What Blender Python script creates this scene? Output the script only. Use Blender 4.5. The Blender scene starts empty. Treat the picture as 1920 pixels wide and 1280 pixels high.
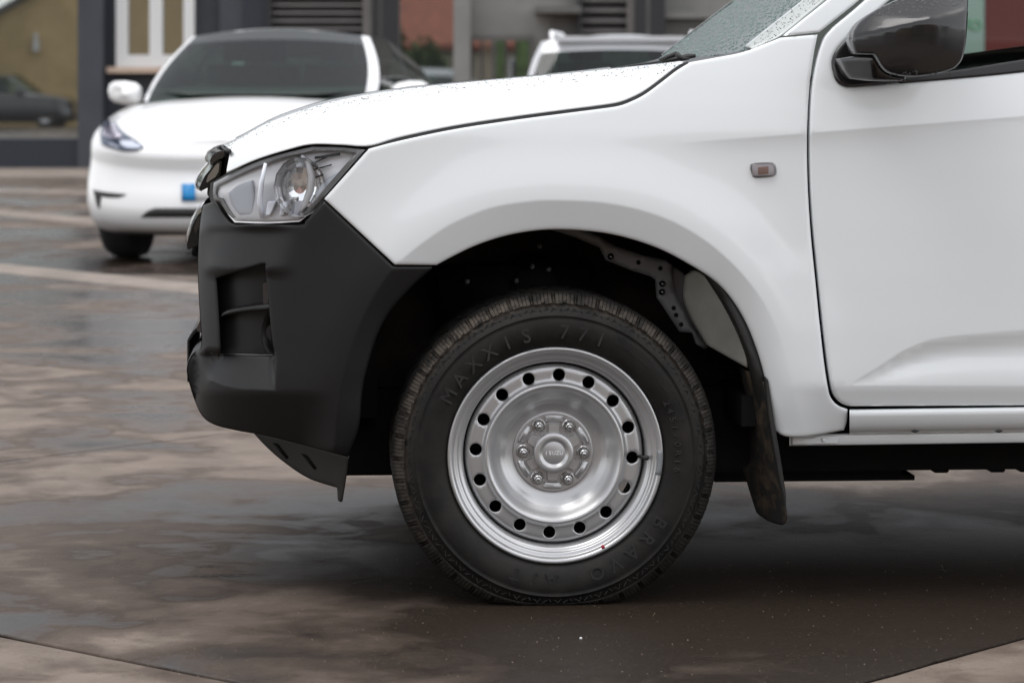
import bpy, bmesh, math, random
import numpy as np
from mathutils import Vector, Matrix, geometry
from mathutils.bvhtree import BVHTree
random.seed(4); np.random.seed(4)
SC = bpy.context.scene
COL = SC.collection
R = math.radians

# ------------------------------------------------------------------ camera, sky, sun, exposure
F, PSI, HY = 5333.33, R(4), 170.0
CX, CY, CZ = -.553, -6.5, 1.187
cd = bpy.data.cameras.new('camera'); cam = bpy.data.objects.new('camera', cd); COL.objects.link(cam)
cam.location = (CX, CY, CZ); cam.rotation_euler = (R(90), 0, -PSI)
cd.sensor_width = 36; cd.lens = 100; cd.shift_y = -(640 - HY) / 1920
cd.clip_start = .1; cd.clip_end = 2000
cd.dof.use_dof = True; cd.dof.focus_distance = 6.52; cd.dof.aperture_fstop = 5.6
SC.camera = cam
SUN_EL, SUN_ROT = R(66), R(-75)           # high over the truck's nose
W = bpy.data.worlds.new('World'); SC.world = W; W.use_nodes = True
nt = W.node_tree; nt.nodes.clear()
sky = nt.nodes.new('ShaderNodeTexSky'); sky.sky_type = 'NISHITA'; sky.sun_disc = False
sky.sun_elevation = SUN_EL; sky.sun_rotation = R(180) + SUN_ROT; sky.air_density = 1.0; sky.dust_density = 1.0; sky.ozone_density = 1.0
hs = nt.nodes.new('ShaderNodeHueSaturation'); hs.inputs['Saturation'].default_value = .15
bg = nt.nodes.new('ShaderNodeBackground'); bg.inputs['Strength'].default_value = .15
wo = nt.nodes.new('ShaderNodeOutputWorld')
nt.links.new(sky.outputs[0], hs.inputs['Color']); nt.links.new(hs.outputs[0], bg.inputs['Color']); nt.links.new(bg.outputs[0], wo.inputs[0])
sl = bpy.data.lights.new('sun', 'SUN'); sl.energy = 1.0; sl.angle = R(40); sl.color = (1, .97, .94)
sun = bpy.data.objects.new('sun', sl); COL.objects.link(sun)
sd = Vector((math.sin(SUN_ROT) * math.cos(SUN_EL), -math.cos(SUN_ROT) * math.cos(SUN_EL), math.sin(SUN_EL)))
sun.rotation_euler = sd.to_track_quat('Z', 'Y').to_euler(); sun.location = sd * 60
SC.view_settings.view_transform = 'Standard'; SC.view_settings.look = 'None'
SC.view_settings.exposure = 0.98; SC.view_settings.gamma = 1
SC.cycles.use_denoising = True
SC.cycles.max_bounces = 8; SC.cycles.transparent_max_bounces = 16
SC.cycles.caustics_reflective = False; SC.cycles.caustics_refractive = False

# ------------------------------------------------------------------ pixel -> place
c_, s_ = math.cos(PSI), math.sin(PSI)
def at(px, py, Y):
    px = np.asarray(px, float); py = np.asarray(py, float); Y = np.asarray(Y, float)
    a = (px - 960) / F; b = (HY - py) / F
    dx, dy = s_ + a * c_, c_ - a * s_
    t = (Y - CY) / dy
    return np.stack([CX + dx * t, Y + 0 * t, CZ + b * t], -1)
def gnd(px, py, z=0.):
    a = (px - 960) / F; b = (HY - py) / F; t = (z - CZ) / b
    return Vector((CX + (s_ + a * c_) * t, CY + (c_ - a * s_) * t, z))
def cz(px, py, d):                        # at camera depth d
    a = (px - 960) / F * d; return Vector((CX + s_ * d + c_ * a, CY + c_ * d - s_ * a, CZ + (HY - py) / F * d))
def ray(px, py):
    a = (px - 960) / F; return Vector((s_ + a * c_, c_ - a * s_, (HY - py) / F)).normalized()

# ------------------------------------------------------------------ materials
def mat(name, col, rough=.5, metal=0., coat=0., spec=.5, **kw):
    m = bpy.data.materials.new(name); m.use_nodes = True
    b = m.node_tree.nodes['Principled BSDF']
    b.inputs['Base Color'].default_value = (*col, 1); b.inputs['Roughness'].default_value = rough
    b.inputs['Metallic'].default_value = metal; b.inputs['Coat Weight'].default_value = coat
    b.inputs['Coat Roughness'].default_value = kw.get('coat_rough', .04)
    b.inputs['Specular IOR Level'].default_value = spec
    return m
class N:                                   # small node-graph helper
    def __init__(s, m): s.t = m.node_tree; s.b = s.t.nodes.get('Principled BSDF')
    def new(s, ty, **kw):
        n = s.t.nodes.new('ShaderNode' + ty)
        for k, v in kw.items():
            if hasattr(n, k): setattr(n, k, v)
            else: n.inputs[k.replace('_', ' ')].default_value = v
        return n
    def link(s, a, b): s.t.links.new(a, b)
    def math(s, op, a, b=None, c=None):
        n = s.t.nodes.new('ShaderNodeMath'); n.operation = op
        for i, v in enumerate((a, b, c)):
            if v is None: continue
            if isinstance(v, (int, float)): n.inputs[i].default_value = v
            else: s.link(v, n.inputs[i])
        return n.outputs[0]
    def ramp(s, fac, stops, interp='LINEAR'):
        n = s.t.nodes.new('ShaderNodeValToRGB'); n.color_ramp.interpolation = interp; e = n.color_ramp.elements
        while len(e) < len(stops): e.new(.5)
        for q, (p, c) in zip(e, stops):
            q.position = p; q.color = (c, c, c, 1) if isinstance(c, (int, float)) else (*c, 1)
        s.link(fac, n.inputs[0]); return n.outputs[0]
    def mix(s, fac, a, b):
        n = s.t.nodes.new('ShaderNodeMix'); n.data_type = 'RGBA'
        for v, i in ((fac, 0), (a, 6), (b, 7)):
            if isinstance(v, (int, float)): n.inputs[i].default_value = v
            elif isinstance(v, tuple): n.inputs[i].default_value = (*v, 1)
            else: s.link(v, n.inputs[i])
        return n.outputs[2]
    def noise(s, vec, scale, detail=4, rough=.55, dist=0.):
        n = s.new('TexNoise', Scale=scale, Detail=detail, Roughness=rough, Distortion=dist)
        if vec is not None: s.link(vec, n.inputs['Vector'])
        return n.outputs['Fac']
    def bump(s, h, strength, dist):
        n = s.new('Bump', Strength=strength, Distance=dist); s.link(h, n.inputs['Height']); s.link(n.outputs[0], s.b.inputs['Normal'])
def grain(m, scale, amt, bump=0., bd=.001, rough=None):
    g = N(m); tc = g.new('TexCoord'); base = tuple(g.b.inputs['Base Color'].default_value)[:3]
    n = g.noise(tc.outputs['Object'], scale, 5, .6)
    lo = tuple(v * (1 - amt) for v in base); hi = tuple(min(1, v * (1 + amt)) for v in base)
    g.link(g.ramp(n, [(.3, lo), (.7, hi)]), g.b.inputs['Base Color'])
    if bump: g.bump(g.noise(tc.outputs['Object'], scale * 8, 3, .6), bump, bd)
    return m
def clear(name, tint, refl, rough=.01):
    m = bpy.data.materials.new(name); m.use_nodes = True; t = m.node_tree; t.nodes.clear()
    o = t.nodes.new('ShaderNodeOutputMaterial'); mx = t.nodes.new('ShaderNodeMixShader'); tr = t.nodes.new('ShaderNodeBsdfTransparent'); gl = t.nodes.new('ShaderNodeBsdfGlossy')
    fr = t.nodes.new('ShaderNodeFresnel'); fr.inputs[0].default_value = refl
    tr.inputs[0].default_value = (*tint, 1); gl.inputs['Roughness'].default_value = rough
    t.links.new(fr.outputs[0], mx.inputs[0]); t.links.new(tr.outputs[0], mx.inputs[1]); t.links.new(gl.outputs[0], mx.inputs[2]); t.links.new(mx.outputs[0], o.inputs[0])
    return m
def mirror_glass(name, col, refl, rough=.015):
    m = bpy.data.materials.new(name); m.use_nodes = True; t = m.node_tree; b = t.nodes['Principled BSDF']
    o = t.nodes['Material Output']; b.inputs['Base Color'].default_value = (*col, 1); b.inputs['Roughness'].default_value = .3
    mx = t.nodes.new('ShaderNodeMixShader'); gl = t.nodes.new('ShaderNodeBsdfGlossy'); gl.inputs['Roughness'].default_value = rough
    gl.inputs[0].default_value = (.85, .9, .9, 1)
    mx.inputs[0].default_value = refl
    t.links.new(b.outputs[0], mx.inputs[1]); t.links.new(gl.outputs[0], mx.inputs[2]); t.links.new(mx.outputs[0], o.inputs[0])
    return m

M = {}
M['white'] = mat('white_paint', (.765, .79, .80), .38, coat=.8, coat_rough=.06)
M['plastic'] = grain(mat('bumper_plastic', (.0078, .0075, .0077), .46, spec=.34), 6, .12, .25, .0006)
M['gloss_black'] = mat('gloss_black', (.008, .008, .009), .12, coat=.6)
M['mirror_black'] = mat('mirror_black', (.010, .0095, .010), .22, coat=.3)
M['trim'] = mat('black_trim', (.012, .012, .013), .45)
M['chrome'] = mat('chrome', (.62, .62, .63), .08, 1.)
M['dark_chrome'] = mat('dark_chrome', (.16, .16, .165), .12, 1.)
M['under'] = grain(mat('underbody_black', (.005, .0047, .0044), .75, spec=.2), 9, .5)
M['rubber_trim'] = grain(mat('rubber_trim', (.016, .015, .014), .55), 14, .3, .3, .001)
M['liner_paint'] = grain(mat('inner_fender_paint', (.34, .33, .29), .5), 5, .25)
M['bracket'] = grain(mat('bracket_paint', (.17, .17, .175), .5), 7, .25)
M['steel'] = mat('wheel_silver', (.50, .50, .505), .30, .62, coat=.15)
M['nut'] = mat('nut_chrome', (.45, .45, .45), .2, .9)
M['lamp_silver'] = mat('lamp_silver', (.85, .85, .87), .3, .0)
M['lamp_frost'] = mat('lamp_frost', (.74, .77, .84), .3)
M['lamp_frame'] = mat('lamp_frame', (.34, .34, .342), .25)
M['lamp_chrome'] = mat('lamp_chrome', (.86, .86, .87), .16, .9)
M['lens'] = clear('clear_lens', (.98, .985, .99), 1.25)
M['amber'] = mat('amber_bulb', (.40, .27, .22), .3); M['repeater'] = mat('repeater_silver', (.62, .61, .62), .3, .1)
M['smoke'] = clear('smoked_lens', (.80, .78, .79), 1.3, .05)
M['window'] = clear('side_window', (.50, .58, .55), 1.28)
M['screen'] = mirror_glass('windscreen_glass', (.010, .026, .021), .012, .12)
M['drop'] = clear('water_drop', (.82, .86, .86), 1.33)
M['water'] = mat('water_bead', (.10, .165, .148), .04, spec=.6)
M['moulding'] = mat('screen_moulding', (.40, .43, .42), .3, coat=.5)
M['bead'] = mat('bead_on_paint', (.22, .24, .24), .05, spec=.6)
M['red'] = mat('red_paint_dot', (.35, .02, .04), .5)
M['lead'] = mat('balance_weight', (.22, .23, .24), .6)
M['seat'] = grain(mat('seat_cloth', (.03, .03, .032), .9), 30, .3)

def tyre_mat():
    m = mat('tyre_rubber', (.022, .021, .0205), .62, spec=.22); g = N(m); tc = g.new('TexCoord')
    sp = g.new('SeparateXYZ'); g.link(tc.outputs['Object'], sp.inputs[0])
    r = g.math('SQRT', g.math('ADD', g.math('MULTIPLY', sp.outputs[0], sp.outputs[0]), g.math('MULTIPLY', sp.outputs[2], sp.outputs[2])))
    band = g.ramp(r, [(.338, 0.), (.352, 1.), (.366, .85), (.374, .0)])
    n = g.noise(tc.outputs['Object'], 38, 6, .7); n2 = g.noise(tc.outputs['Object'], 4.5, 2)
    up = g.math('MULTIPLY_ADD', sp.outputs[2], 1.4, .48); ul = g.math('MULTIPLY_ADD', sp.outputs[0], -.9, up)
    d = g.math('MULTIPLY', g.math('MULTIPLY', band, g.ramp(n, [(.40, 0.), (.56, 1.)])), g.math('MULTIPLY', g.ramp(n2, [(.25, .25), (.6, 1.)]), g.math('MAXIMUM', ul, .12)))
    dust = g.math('MULTIPLY', g.ramp(g.noise(tc.outputs['Object'], 11, 6, .7), [(.35, 0.), (.75, 1.)]), .16)
    d2 = g.math('MINIMUM', g.math('ADD', g.math('MULTIPLY', d, .85), dust), 1.)
    g.link(g.mix(d2, (.0075, .0072, .007), (.125, .104, .084)), g.b.inputs['Base Color'])
    g.link(g.math('MULTIPLY_ADD', d2, .35, .55), g.b.inputs['Roughness'])
    g.bump(g.noise(tc.outputs['Object'], 160, 4, .6), .25, .001)
    return m
M['tyre'] = tyre_mat()
M['letter'] = grain(mat('dusty_lettering', (.021, .020, .019), .6, spec=.3), 40, .5)
M['liner'] = grain(mat('dusty_liner', (.020, .0155, .0125), .85, spec=.15), 8, .6)
def mud_mat():
    m = mat('muddy_rubber', (.02, .019, .018), .6); g = N(m); tc = g.new('TexCoord')
    n = g.noise(tc.outputs['Object'], 16, 7, .7, .4)
    g.link(g.mix(g.ramp(n, [(.48, 0.), (.66, .8)]), (.015, .014, .0135), (.10, .07, .042)), g.b.inputs['Base Color'])
    g.bump(n, .4, .004); return m
M['mud'] = mud_mat()

def concrete_mat():
    m = mat('wet_concrete', (.2, .17, .15), .6); g = N(m); ge = g.new('NewGeometry'); oi = g.new('ObjectInfo')
    P = ge.outputs['Position']
    bias = g.new('SeparateColor'); g.link(oi.outputs['Color'], bias.inputs[0])
    mp = g.new('Mapping'); mp.inputs['Location'].default_value = (3.1, 7.4, 0); g.link(P, mp.inputs['Vector'])
    big = g.noise(mp.outputs[0], .38, 3, .5, .3); mid = g.noise(mp.outputs[0], 1.35, 5, .50, .6); fine = g.noise(P, 26, 6, .65)
    agg = g.noise(P, 120, 4, .75)
    small = g.noise(mp.outputs[0], 4.6, 5, .55, .5)
    w = g.math('ADD', g.math('ADD', g.math('MULTIPLY', big, .46), g.math('MULTIPLY', mid, .52)), g.math('MULTIPLY_ADD', small, .26, -.04))
    w = g.math('ADD', w, g.math('MULTIPLY_ADD', fine, .03, -.015))
    w = g.math('ADD', w, g.math('MULTIPLY_ADD', bias.outputs[0], .5, -.25))
    sp0 = g.new('SeparateXYZ'); g.link(P, sp0.inputs[0])                                  # damp patch, with shade under and before the truck put into its colour
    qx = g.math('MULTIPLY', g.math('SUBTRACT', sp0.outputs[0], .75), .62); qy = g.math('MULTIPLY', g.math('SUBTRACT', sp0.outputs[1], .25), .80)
    damp_shade = g.math('EXPONENT', g.math('MULTIPLY', g.math('ADD', g.math('MULTIPLY', qx, qx), g.math('MULTIPLY', qy, qy)), -1.))
    rx_ = g.math('MULTIPLY', g.math('SUBTRACT', sp0.outputs[0], 1.5), .48); ry_ = g.math('MULTIPLY', g.math('SUBTRACT', sp0.outputs[1], 2.3), .85)
    rise = g.math('EXPONENT', g.math('MULTIPLY', g.math('ADD', g.math('MULTIPLY', rx_, rx_), g.math('MULTIPLY', ry_, ry_)), -1.))     # the slab's crown dries first
    w = g.math('MULTIPLY_ADD', rise, -.12, w)
    w0 = w; w = g.math('MULTIPLY_ADD', damp_shade, .20, w)
    dryc = g.mix(g.ramp(g.noise(P, 5, 6, .65), [(.3, 0.), (.7, 1.)]), (.140, .112, .092), (.215, .175, .146))
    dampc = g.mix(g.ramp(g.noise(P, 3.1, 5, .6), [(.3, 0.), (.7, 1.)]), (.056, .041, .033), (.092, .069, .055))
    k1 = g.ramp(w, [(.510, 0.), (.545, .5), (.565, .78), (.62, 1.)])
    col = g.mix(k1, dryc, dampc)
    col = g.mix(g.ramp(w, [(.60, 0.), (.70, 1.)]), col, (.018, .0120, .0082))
    col = g.mix(g.ramp(agg, [(.30, .6), (.44, 0.)]), col, (.02, .016, .013))
    col = g.mix(g.ramp(agg, [(.60, 0.), (.72, .6)]), col, (.22, .155, .10))
    # two dark streaks: a rippled puddle reflection put into the colour
    sm_ = None
    for (ax, ay), L_, W_, ang in (((412, 1079), .135, .035, 8), ((392, 1062), .05, .022, 4)):
        c0 = gnd(ax, ay); mpp = g.new('Mapping'); mpp.vector_type = 'TEXTURE'; mpp.inputs['Location'].default_value = c0; mpp.inputs['Rotation'].default_value = (0, 0, R(ang)); mpp.inputs['Scale'].default_value = (L_, W_, 1); g.link(P, mpp.inputs['Vector'])
        ln_ = g.new('VectorMath', operation='LENGTH'); g.link(mpp.outputs[0], ln_.inputs[0]); q_ = g.ramp(ln_.outputs['Value'], [(.35, 1.), (1., 0.)]); sm_ = q_ if sm_ is None else g.math('MAXIMUM', sm_, q_)
    refl_streak = g.math('MULTIPLY', sm_, g.ramp(g.noise(P, 55, 5, .7), [(.42, 0.), (.56, 1.)]))
    col = g.mix(refl_streak, col, (.010, .009, .008))
    g.link(col, g.b.inputs['Base Color'])
    film = g.math('MULTIPLY', g.ramp(w0, [(.572, 0.), (.590, .55), (.65, 1.)]), g.math('MULTIPLY', g.math('MULTIPLY_ADD', damp_shade, -.92, 1.), g.math('MULTIPLY', g.math('SUBTRACT', 1., refl_streak), g.math('MULTIPLY_ADD', rise, -.9, 1.))))
    rough = g.math('MULTIPLY_ADD', film, -.48, .72)
    g.link(g.math('MAXIMUM', rough, .10), g.b.inputs['Roughness'])
    g.link(g.math('MULTIPLY', g.math('MULTIPLY_ADD', film, .2, .2), g.math('MULTIPLY_ADD', damp_shade, -.65, 1.)), g.b.inputs['Specular IOR Level'])
    inv = g.math('SUBTRACT', 1., g.math('MULTIPLY', film, .93))
    h = g.math('MULTIPLY', g.math('ADD', agg, g.math('MULTIPLY', fine, 2.5)), inv)
    g.bump(h, .35, .004)
    return m
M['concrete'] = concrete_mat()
M['joint'] = grain(mat('joint_dirt', (.028, .023, .02), .8), 20, .4)

# ------------------------------------------------------------------ objects
def tag(o, label, cat, group=None):
    o['label'] = label; o['category'] = cat
    if group: o['group'] = group
    return o
def empty(name, loc, parent=None):
    o = bpy.data.objects.new(name, None); COL.objects.link(o); o.location = loc; o.empty_display_size = .2
    if parent:
        o.parent = parent
        if parent.type == 'EMPTY' and not parent.get('_at0'): o.matrix_parent_inverse = Matrix.Translation(-Vector(parent.location))
    return o
def attach(o, parent):
    if parent is None: return
    o.parent = parent
    if parent.type == 'EMPTY': o.matrix_parent_inverse = Matrix.Translation(-Vector(parent.location))
def obj(name, verts, faces, m, parent=None, smooth=True):
    me = bpy.data.meshes.new(name); me.from_pydata([tuple(map(float, v)) for v in verts], [], [tuple(map(int, f)) for f in faces])
    me.update()
    if smooth: me.polygons.foreach_set('use_smooth', [True] * len(me.polygons))
    if m: me.materials.append(M[m] if isinstance(m, str) else m)
    o = bpy.data.objects.new(name, me); COL.objects.link(o); attach(o, parent); return o
def fixn(o):
    b = bmesh.new(); b.from_mesh(o.data); bmesh.ops.recalc_face_normals(b, faces=b.faces); b.to_mesh(o.data); b.free(); return o
def crease(o, ang=35):
    o.data.set_sharp_from_angle(angle=R(ang)); return o
def mirrored(o, parent, YC=.95):
    me = o.data.copy(); co = np.empty(len(me.vertices) * 3); me.vertices.foreach_get('co', co); co[1::3] = 2 * YC - co[1::3]
    me.vertices.foreach_set('co', co); me.flip_normals(); me.update()
    n = bpy.data.objects.new(o.name.split('.')[0], me); COL.objects.link(n); attach(n, parent); return n
def box_vf(x0, x1, y0, y1, z0, z1):
    v = [(x, y, z) for z in (z0, z1) for y in (y0, y1) for x in (x0, x1)]
    return v, [(0, 2, 3, 1), (4, 5, 7, 6), (0, 1, 5, 4), (2, 6, 7, 3), (0, 4, 6, 2), (1, 3, 7, 5)]
def box(name, x0, x1, y0, y1, z0, z1, m, parent=None, bev=0.):
    v, f = box_vf(min(x0, x1), max(x0, x1), min(y0, y1), max(y0, y1), min(z0, z1), max(z0, z1))
    o = obj(name, v, f, m, parent, smooth=False)
    if bev:
        b = bmesh.new(); b.from_mesh(o.data); bmesh.ops.bevel(b, geom=b.edges[:], offset=bev, segments=2, affect='EDGES'); b.to_mesh(o.data); b.free()
        o.data.polygons.foreach_set('use_smooth', [True] * len(o.data.polygons)); crease(o, 50)
    return o
def tube_vf(pts, rad, seg=8):
    pts = [Vector(p) for p in pts]; V, Fc = [], []
    for i, p in enumerate(pts):
        d = (pts[min(i + 1, len(pts) - 1)] - pts[max(i - 1, 0)]).normalized()
        a = d.orthogonal().normalized() if i == 0 else (a - d * a.dot(d)).normalized()
        b = d.cross(a); r = rad[i] if isinstance(rad, (list, tuple)) else rad
        for k in range(seg):
            t = 2 * math.pi * k / seg; V.append(p + a * (r * math.cos(t)) + b * (r * math.sin(t)))
        if i:
            for k in range(seg):
                q = (k + 1) % seg; Fc.append(((i - 1) * seg + k, (i - 1) * seg + q, i * seg + q, i * seg + k))
    Fc.append(tuple(range(seg))[::-1]); n = (len(pts) - 1) * seg; Fc.append(tuple(n + k for k in range(seg)))
    return V, Fc
def tube(name, pts, rad, m, parent=None, seg=8):
    return obj(name, *tube_vf(pts, rad, seg), m, parent)
def join(parts):
    V, Fc = [], []
    for v, f in parts:
        o = len(V); V += list(v); Fc += [tuple(i + o for i in q) for q in f]
    return V, Fc
def lathe_vf(prof, seg, center=(0, 0, 0), close=False):
    V, Fc = [], []; n = len(prof); c = Vector(center)
    for k in range(seg):
        t = 2 * math.pi * k / seg
        for r, y in prof: V.append(c + Vector((r * math.cos(t), y, r * math.sin(t))))
    for k in range(seg):
        q = (k + 1) % seg
        for i in range(n - 1): Fc.append((k * n + i, k * n + i + 1, q * n + i + 1, q * n + i))
    return V, Fc

# ---- outlines traced in pixels, smoothed piece by piece
def cat(pts, step):
    p = np.asarray(pts, float)
    if len(p) == 2:
        n = max(1, int(np.hypot(*(p[1] - p[0])) / step)); return p[0] + (p[1] - p[0]) * np.linspace(0, 1, n + 1)[:, None]
    q = np.vstack([2 * p[0] - p[1], p, 2 * p[-1] - p[-2]]); out = []
    for i in range(1, len(q) - 2):
        a, b, c, d = q[i - 1:i + 3]; n = max(2, int(np.hypot(*(c - b)) / step)); t = np.linspace(0, 1, n, endpoint=False)[:, None]
        out.append(.5 * (2 * b + (c - a) * t + (2 * a - 5 * b + 4 * c - d) * t * t + (3 * b - a - 3 * c + d) * t ** 3))
    return np.vstack(out + [p[-1:]])
def loop(segs, step=6):
    return np.vstack([cat(s, step)[:-1] for s in segs])
def inpoly(P, poly):
    x, y = P[:, 0][:, None], P[:, 1][:, None]; a = poly; b = np.roll(poly, -1, 0)
    cond = (a[:, 1] > y) != (b[:, 1] > y)
    with np.errstate(divide='ignore', invalid='ignore'):
        xi = (b[:, 0] - a[:, 0]) * (y - a[:, 1]) / (b[:, 1] - a[:, 1]) + a[:, 0]
    return (np.sum(cond & (x < xi), 1) % 2) == 1
def segdist(P, line, closed=False):
    a = line if closed else line[:-1]; b = np.roll(line, -1, 0) if closed else line[1:]
    d = b - a; L = (d ** 2).sum(1) + 1e-9; best = np.full(len(P), 1e9)
    for i in range(0, len(P), 4000):
        q = P[i:i + 4000, None, :] - a[None]; t = np.clip((q * d).sum(2) / L, 0, 1)
        best[i:i + 4000] = np.sqrt(((q - t[..., None] * d) ** 2).sum(2)).min(1)
    return best
def area(p): x, y = p.T; return .5 * np.sum(x * np.roll(y, -1) - np.roll(x, -1) * y)
def par(l, w):
    d = np.gradient(l, axis=0); n = np.stack([-d[:, 1], d[:, 0]], 1); n /= np.hypot(*n.T)[:, None] + 1e-9
    return np.vstack([l - n * w, l, l + n * w])
def cdt(loops, grid, keep):
    verts, edges = [], []
    for l in loops:
        o = len(verts); n = len(l); verts += [Vector(p) for p in l]; edges += [(o + i, o + (i + 1) % n) for i in range(n)]
    verts += [Vector(p) for p in grid]
    v, e, f, *_ = geometry.delaunay_2d_cdt(verts, edges, [], 0, 1e-4)
    v = np.array([(p.x, p.y) for p in v]); f = np.array(f); c = v[f].mean(1)
    return v, f[keep(c)]
def panel(name, segs, depth, m, parent, step=14, holes=(), back=.018, ring=4., roll=.0025, bstep=6, mapf=None, extra=None, recede=None):
    out = segs if isinstance(segs, np.ndarray) else loop(segs, bstep)
    holes = [h if isinstance(h, np.ndarray) else loop(h, bstep) for h in holes]
    loops = [out] + holes
    def inset(l, s):
        d = np.roll(l, -1, 0) - np.roll(l, 1, 0); n = np.stack([-d[:, 1], d[:, 0]], 1); n /= np.hypot(*n.T)[:, None] + 1e-9
        return l + n * (ring * s * np.sign(area(l)))
    alln = np.vstack(loops)
    mn, mx = out.min(0), out.max(0)
    gx, gy = np.meshgrid(np.arange(mn[0], mx[0], step), np.arange(mn[1], mx[1], step)); gx = gx + (np.arange(gx.shape[0]) % 2)[:, None] * step / 2
    G = np.stack([gx.ravel(), gy.ravel()], 1)
    def bd(P): return np.min([segdist(P, l, True) for l in loops], 0)
    def ins(P):
        k = inpoly(P, out)
        for h in holes: k &= ~inpoly(P, h)
        return k
    G = G[ins(G)]; G = G[bd(G) > max(ring * 2.4 + step * .35, step * .5)]
    rg = [inset(out, 1)] + [inset(h, -1) for h in holes] if ring else []
    rg2 = [inset(out, 2.3)] + [inset(h, -2.3) for h in holes] if ring else []
    rg = [r[ins(r)] for r in rg]; rg = [r[bd(r) > ring * .8] for r in rg]; rg2 = [r[ins(r)] for r in rg2]; rg += [r[bd(r) > ring * 2] for r in rg2]
    if extra:
        X = np.vstack([par(np.asarray(l), w) for l, w in extra]); X = X[ins(X)]; X = X[bd(X) > ring * 2.6]
        if len(G): G = G[np.min([segdist(G, np.asarray(l)) for l, _ in extra], 0) > step * .45]
        rg.append(X)
    v, f = cdt(loops, np.vstack([G] + rg) if len(G) or rg else [], ins)
    d = depth(v[:, 0], v[:, 1]) + (roll * np.exp(-(bd(v) / max(ring, 1) * 1.6) ** 2) if roll else 0)
    P = (mapf or at)(v[:, 0], v[:, 1], d)
    a, b, c = P[f[:, 0]], P[f[:, 1]], P[f[:, 2]]
    if np.cross(b - a, c - a)[:, 1].sum() > 0: f = f[:, ::-1]
    faces = [tuple(t) for t in f]; V = [tuple(p) for p in P]
    if back:
        cnt = {}
        for t in faces:
            for i in range(3): cnt[(t[i], t[(i + 1) % 3])] = 1
        be = [e for e in cnt if (e[1], e[0]) not in cnt]; idx = {}
        for e in be:
            for i in e:
                if i not in idx:
                    idx[i] = len(V); p = V[i]; q = recede(p) if recede else (p[0], p[1] + back, p[2]); V.append(q)
        faces += [(b, a, idx[a], idx[b]) for a, b in be]
    return obj(name, V, faces, m, parent)
def strip(name, line, depth, width_px, m, parent, back=.01):
    l = cat(line, 6); d = np.gradient(l, axis=0); n = np.stack([-d[:, 1], d[:, 0]], 1); n /= np.hypot(*n.T)[:, None]
    poly = np.vstack([l + n * width_px / 2, (l - n * width_px / 2)[::-1]])
    return panel(name, poly, depth, m, parent, step=8, ring=0, roll=0, back=back)
def extrude(name, poly_px, Y0, Y1, m, parent, bev=.004, dx=lambda y: 0., n=1, taper=0.):
    # an outline swept sideways through the truck, from Y0 to Y1
    base = at(*np.asarray(poly_px, float).T, Y0); V, Fc = [], []; k = len(base); ys = np.linspace(Y0, Y1, n + 1)
    for y in ys:
        for p in base: V.append((p[0] + dx(y), y, p[2]))
    for i in range(n):
        for j in range(k): q = (j + 1) % k; Fc.append((i * k + j, i * k + q, (i + 1) * k + q, (i + 1) * k + j))
    Fc.append(tuple(range(k))[::-1]); Fc.append(tuple(n * k + j for j in range(k)))
    o = fixn(obj(name, V, Fc, m, parent))
    if bev:
        b = bmesh.new(); b.from_mesh(o.data); ed = [e for e in b.edges if e.is_manifold and e.calc_face_angle(0) > R(40)]
        bmesh.ops.bevel(b, geom=ed, offset=bev, segments=2, affect='EDGES', clamp_overlap=True); b.to_mesh(o.data); b.free()
        o.data.polygons.foreach_set('use_smooth', [True] * len(o.data.polygons))
    crease(o, 40); return o
def drops(name, pts, normals, rad, m, parent):
    # beads of water: flattened low half-balls lying on a surface
    V, Fc = [], []
    for p, n, r in zip(pts, normals, rad):
        n = Vector(n).normalized(); a = n.orthogonal().normalized(); b = n.cross(a); p = Vector(p); o = len(V); st = random.uniform(.8, 1.35)
        for el, rr in ((0, 1.), (.5, .86), (.85, .5)):
            for k in range(7):
                t = k * 2 * math.pi / 7; V.append(p + (a * math.cos(t) * st + b * math.sin(t)) * (r * rr) + n * (r * el * .62 - r * .05))
        V.append(p + n * r * .62)
        for i in range(2):
            for k in range(7): q = (k + 1) % 7; Fc.append((o + i * 7 + k, o + i * 7 + q, o + i * 7 + 7 + q, o + i * 7 + 7 + k))
        for k in range(7): Fc.append((o + 14 + k, o + 14 + (k + 1) % 7, o + 21))
    o = obj(name, V, Fc, m, parent); o['kind'] = 'stuff'; return o
def glyph(ch, size, ext):
    cu = bpy.data.curves.new('glyph', 'FONT'); cu.body = ch; cu.size = size; cu.extrude = ext; cu.align_x = 'CENTER'; cu.bevel_depth = ext * .3; cu.resolution_u = 3
    o = bpy.data.objects.new('glyph', cu); COL.objects.link(o); dg = bpy.context.evaluated_depsgraph_get()
    me = bpy.data.meshes.new_from_object(o.evaluated_get(dg)); v = [tuple(p.co) for p in me.vertices]; f = [tuple(p.vertices) for p in me.polygons]
    bpy.data.objects.remove(o); bpy.data.meshes.remove(me); return v, f

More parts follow.
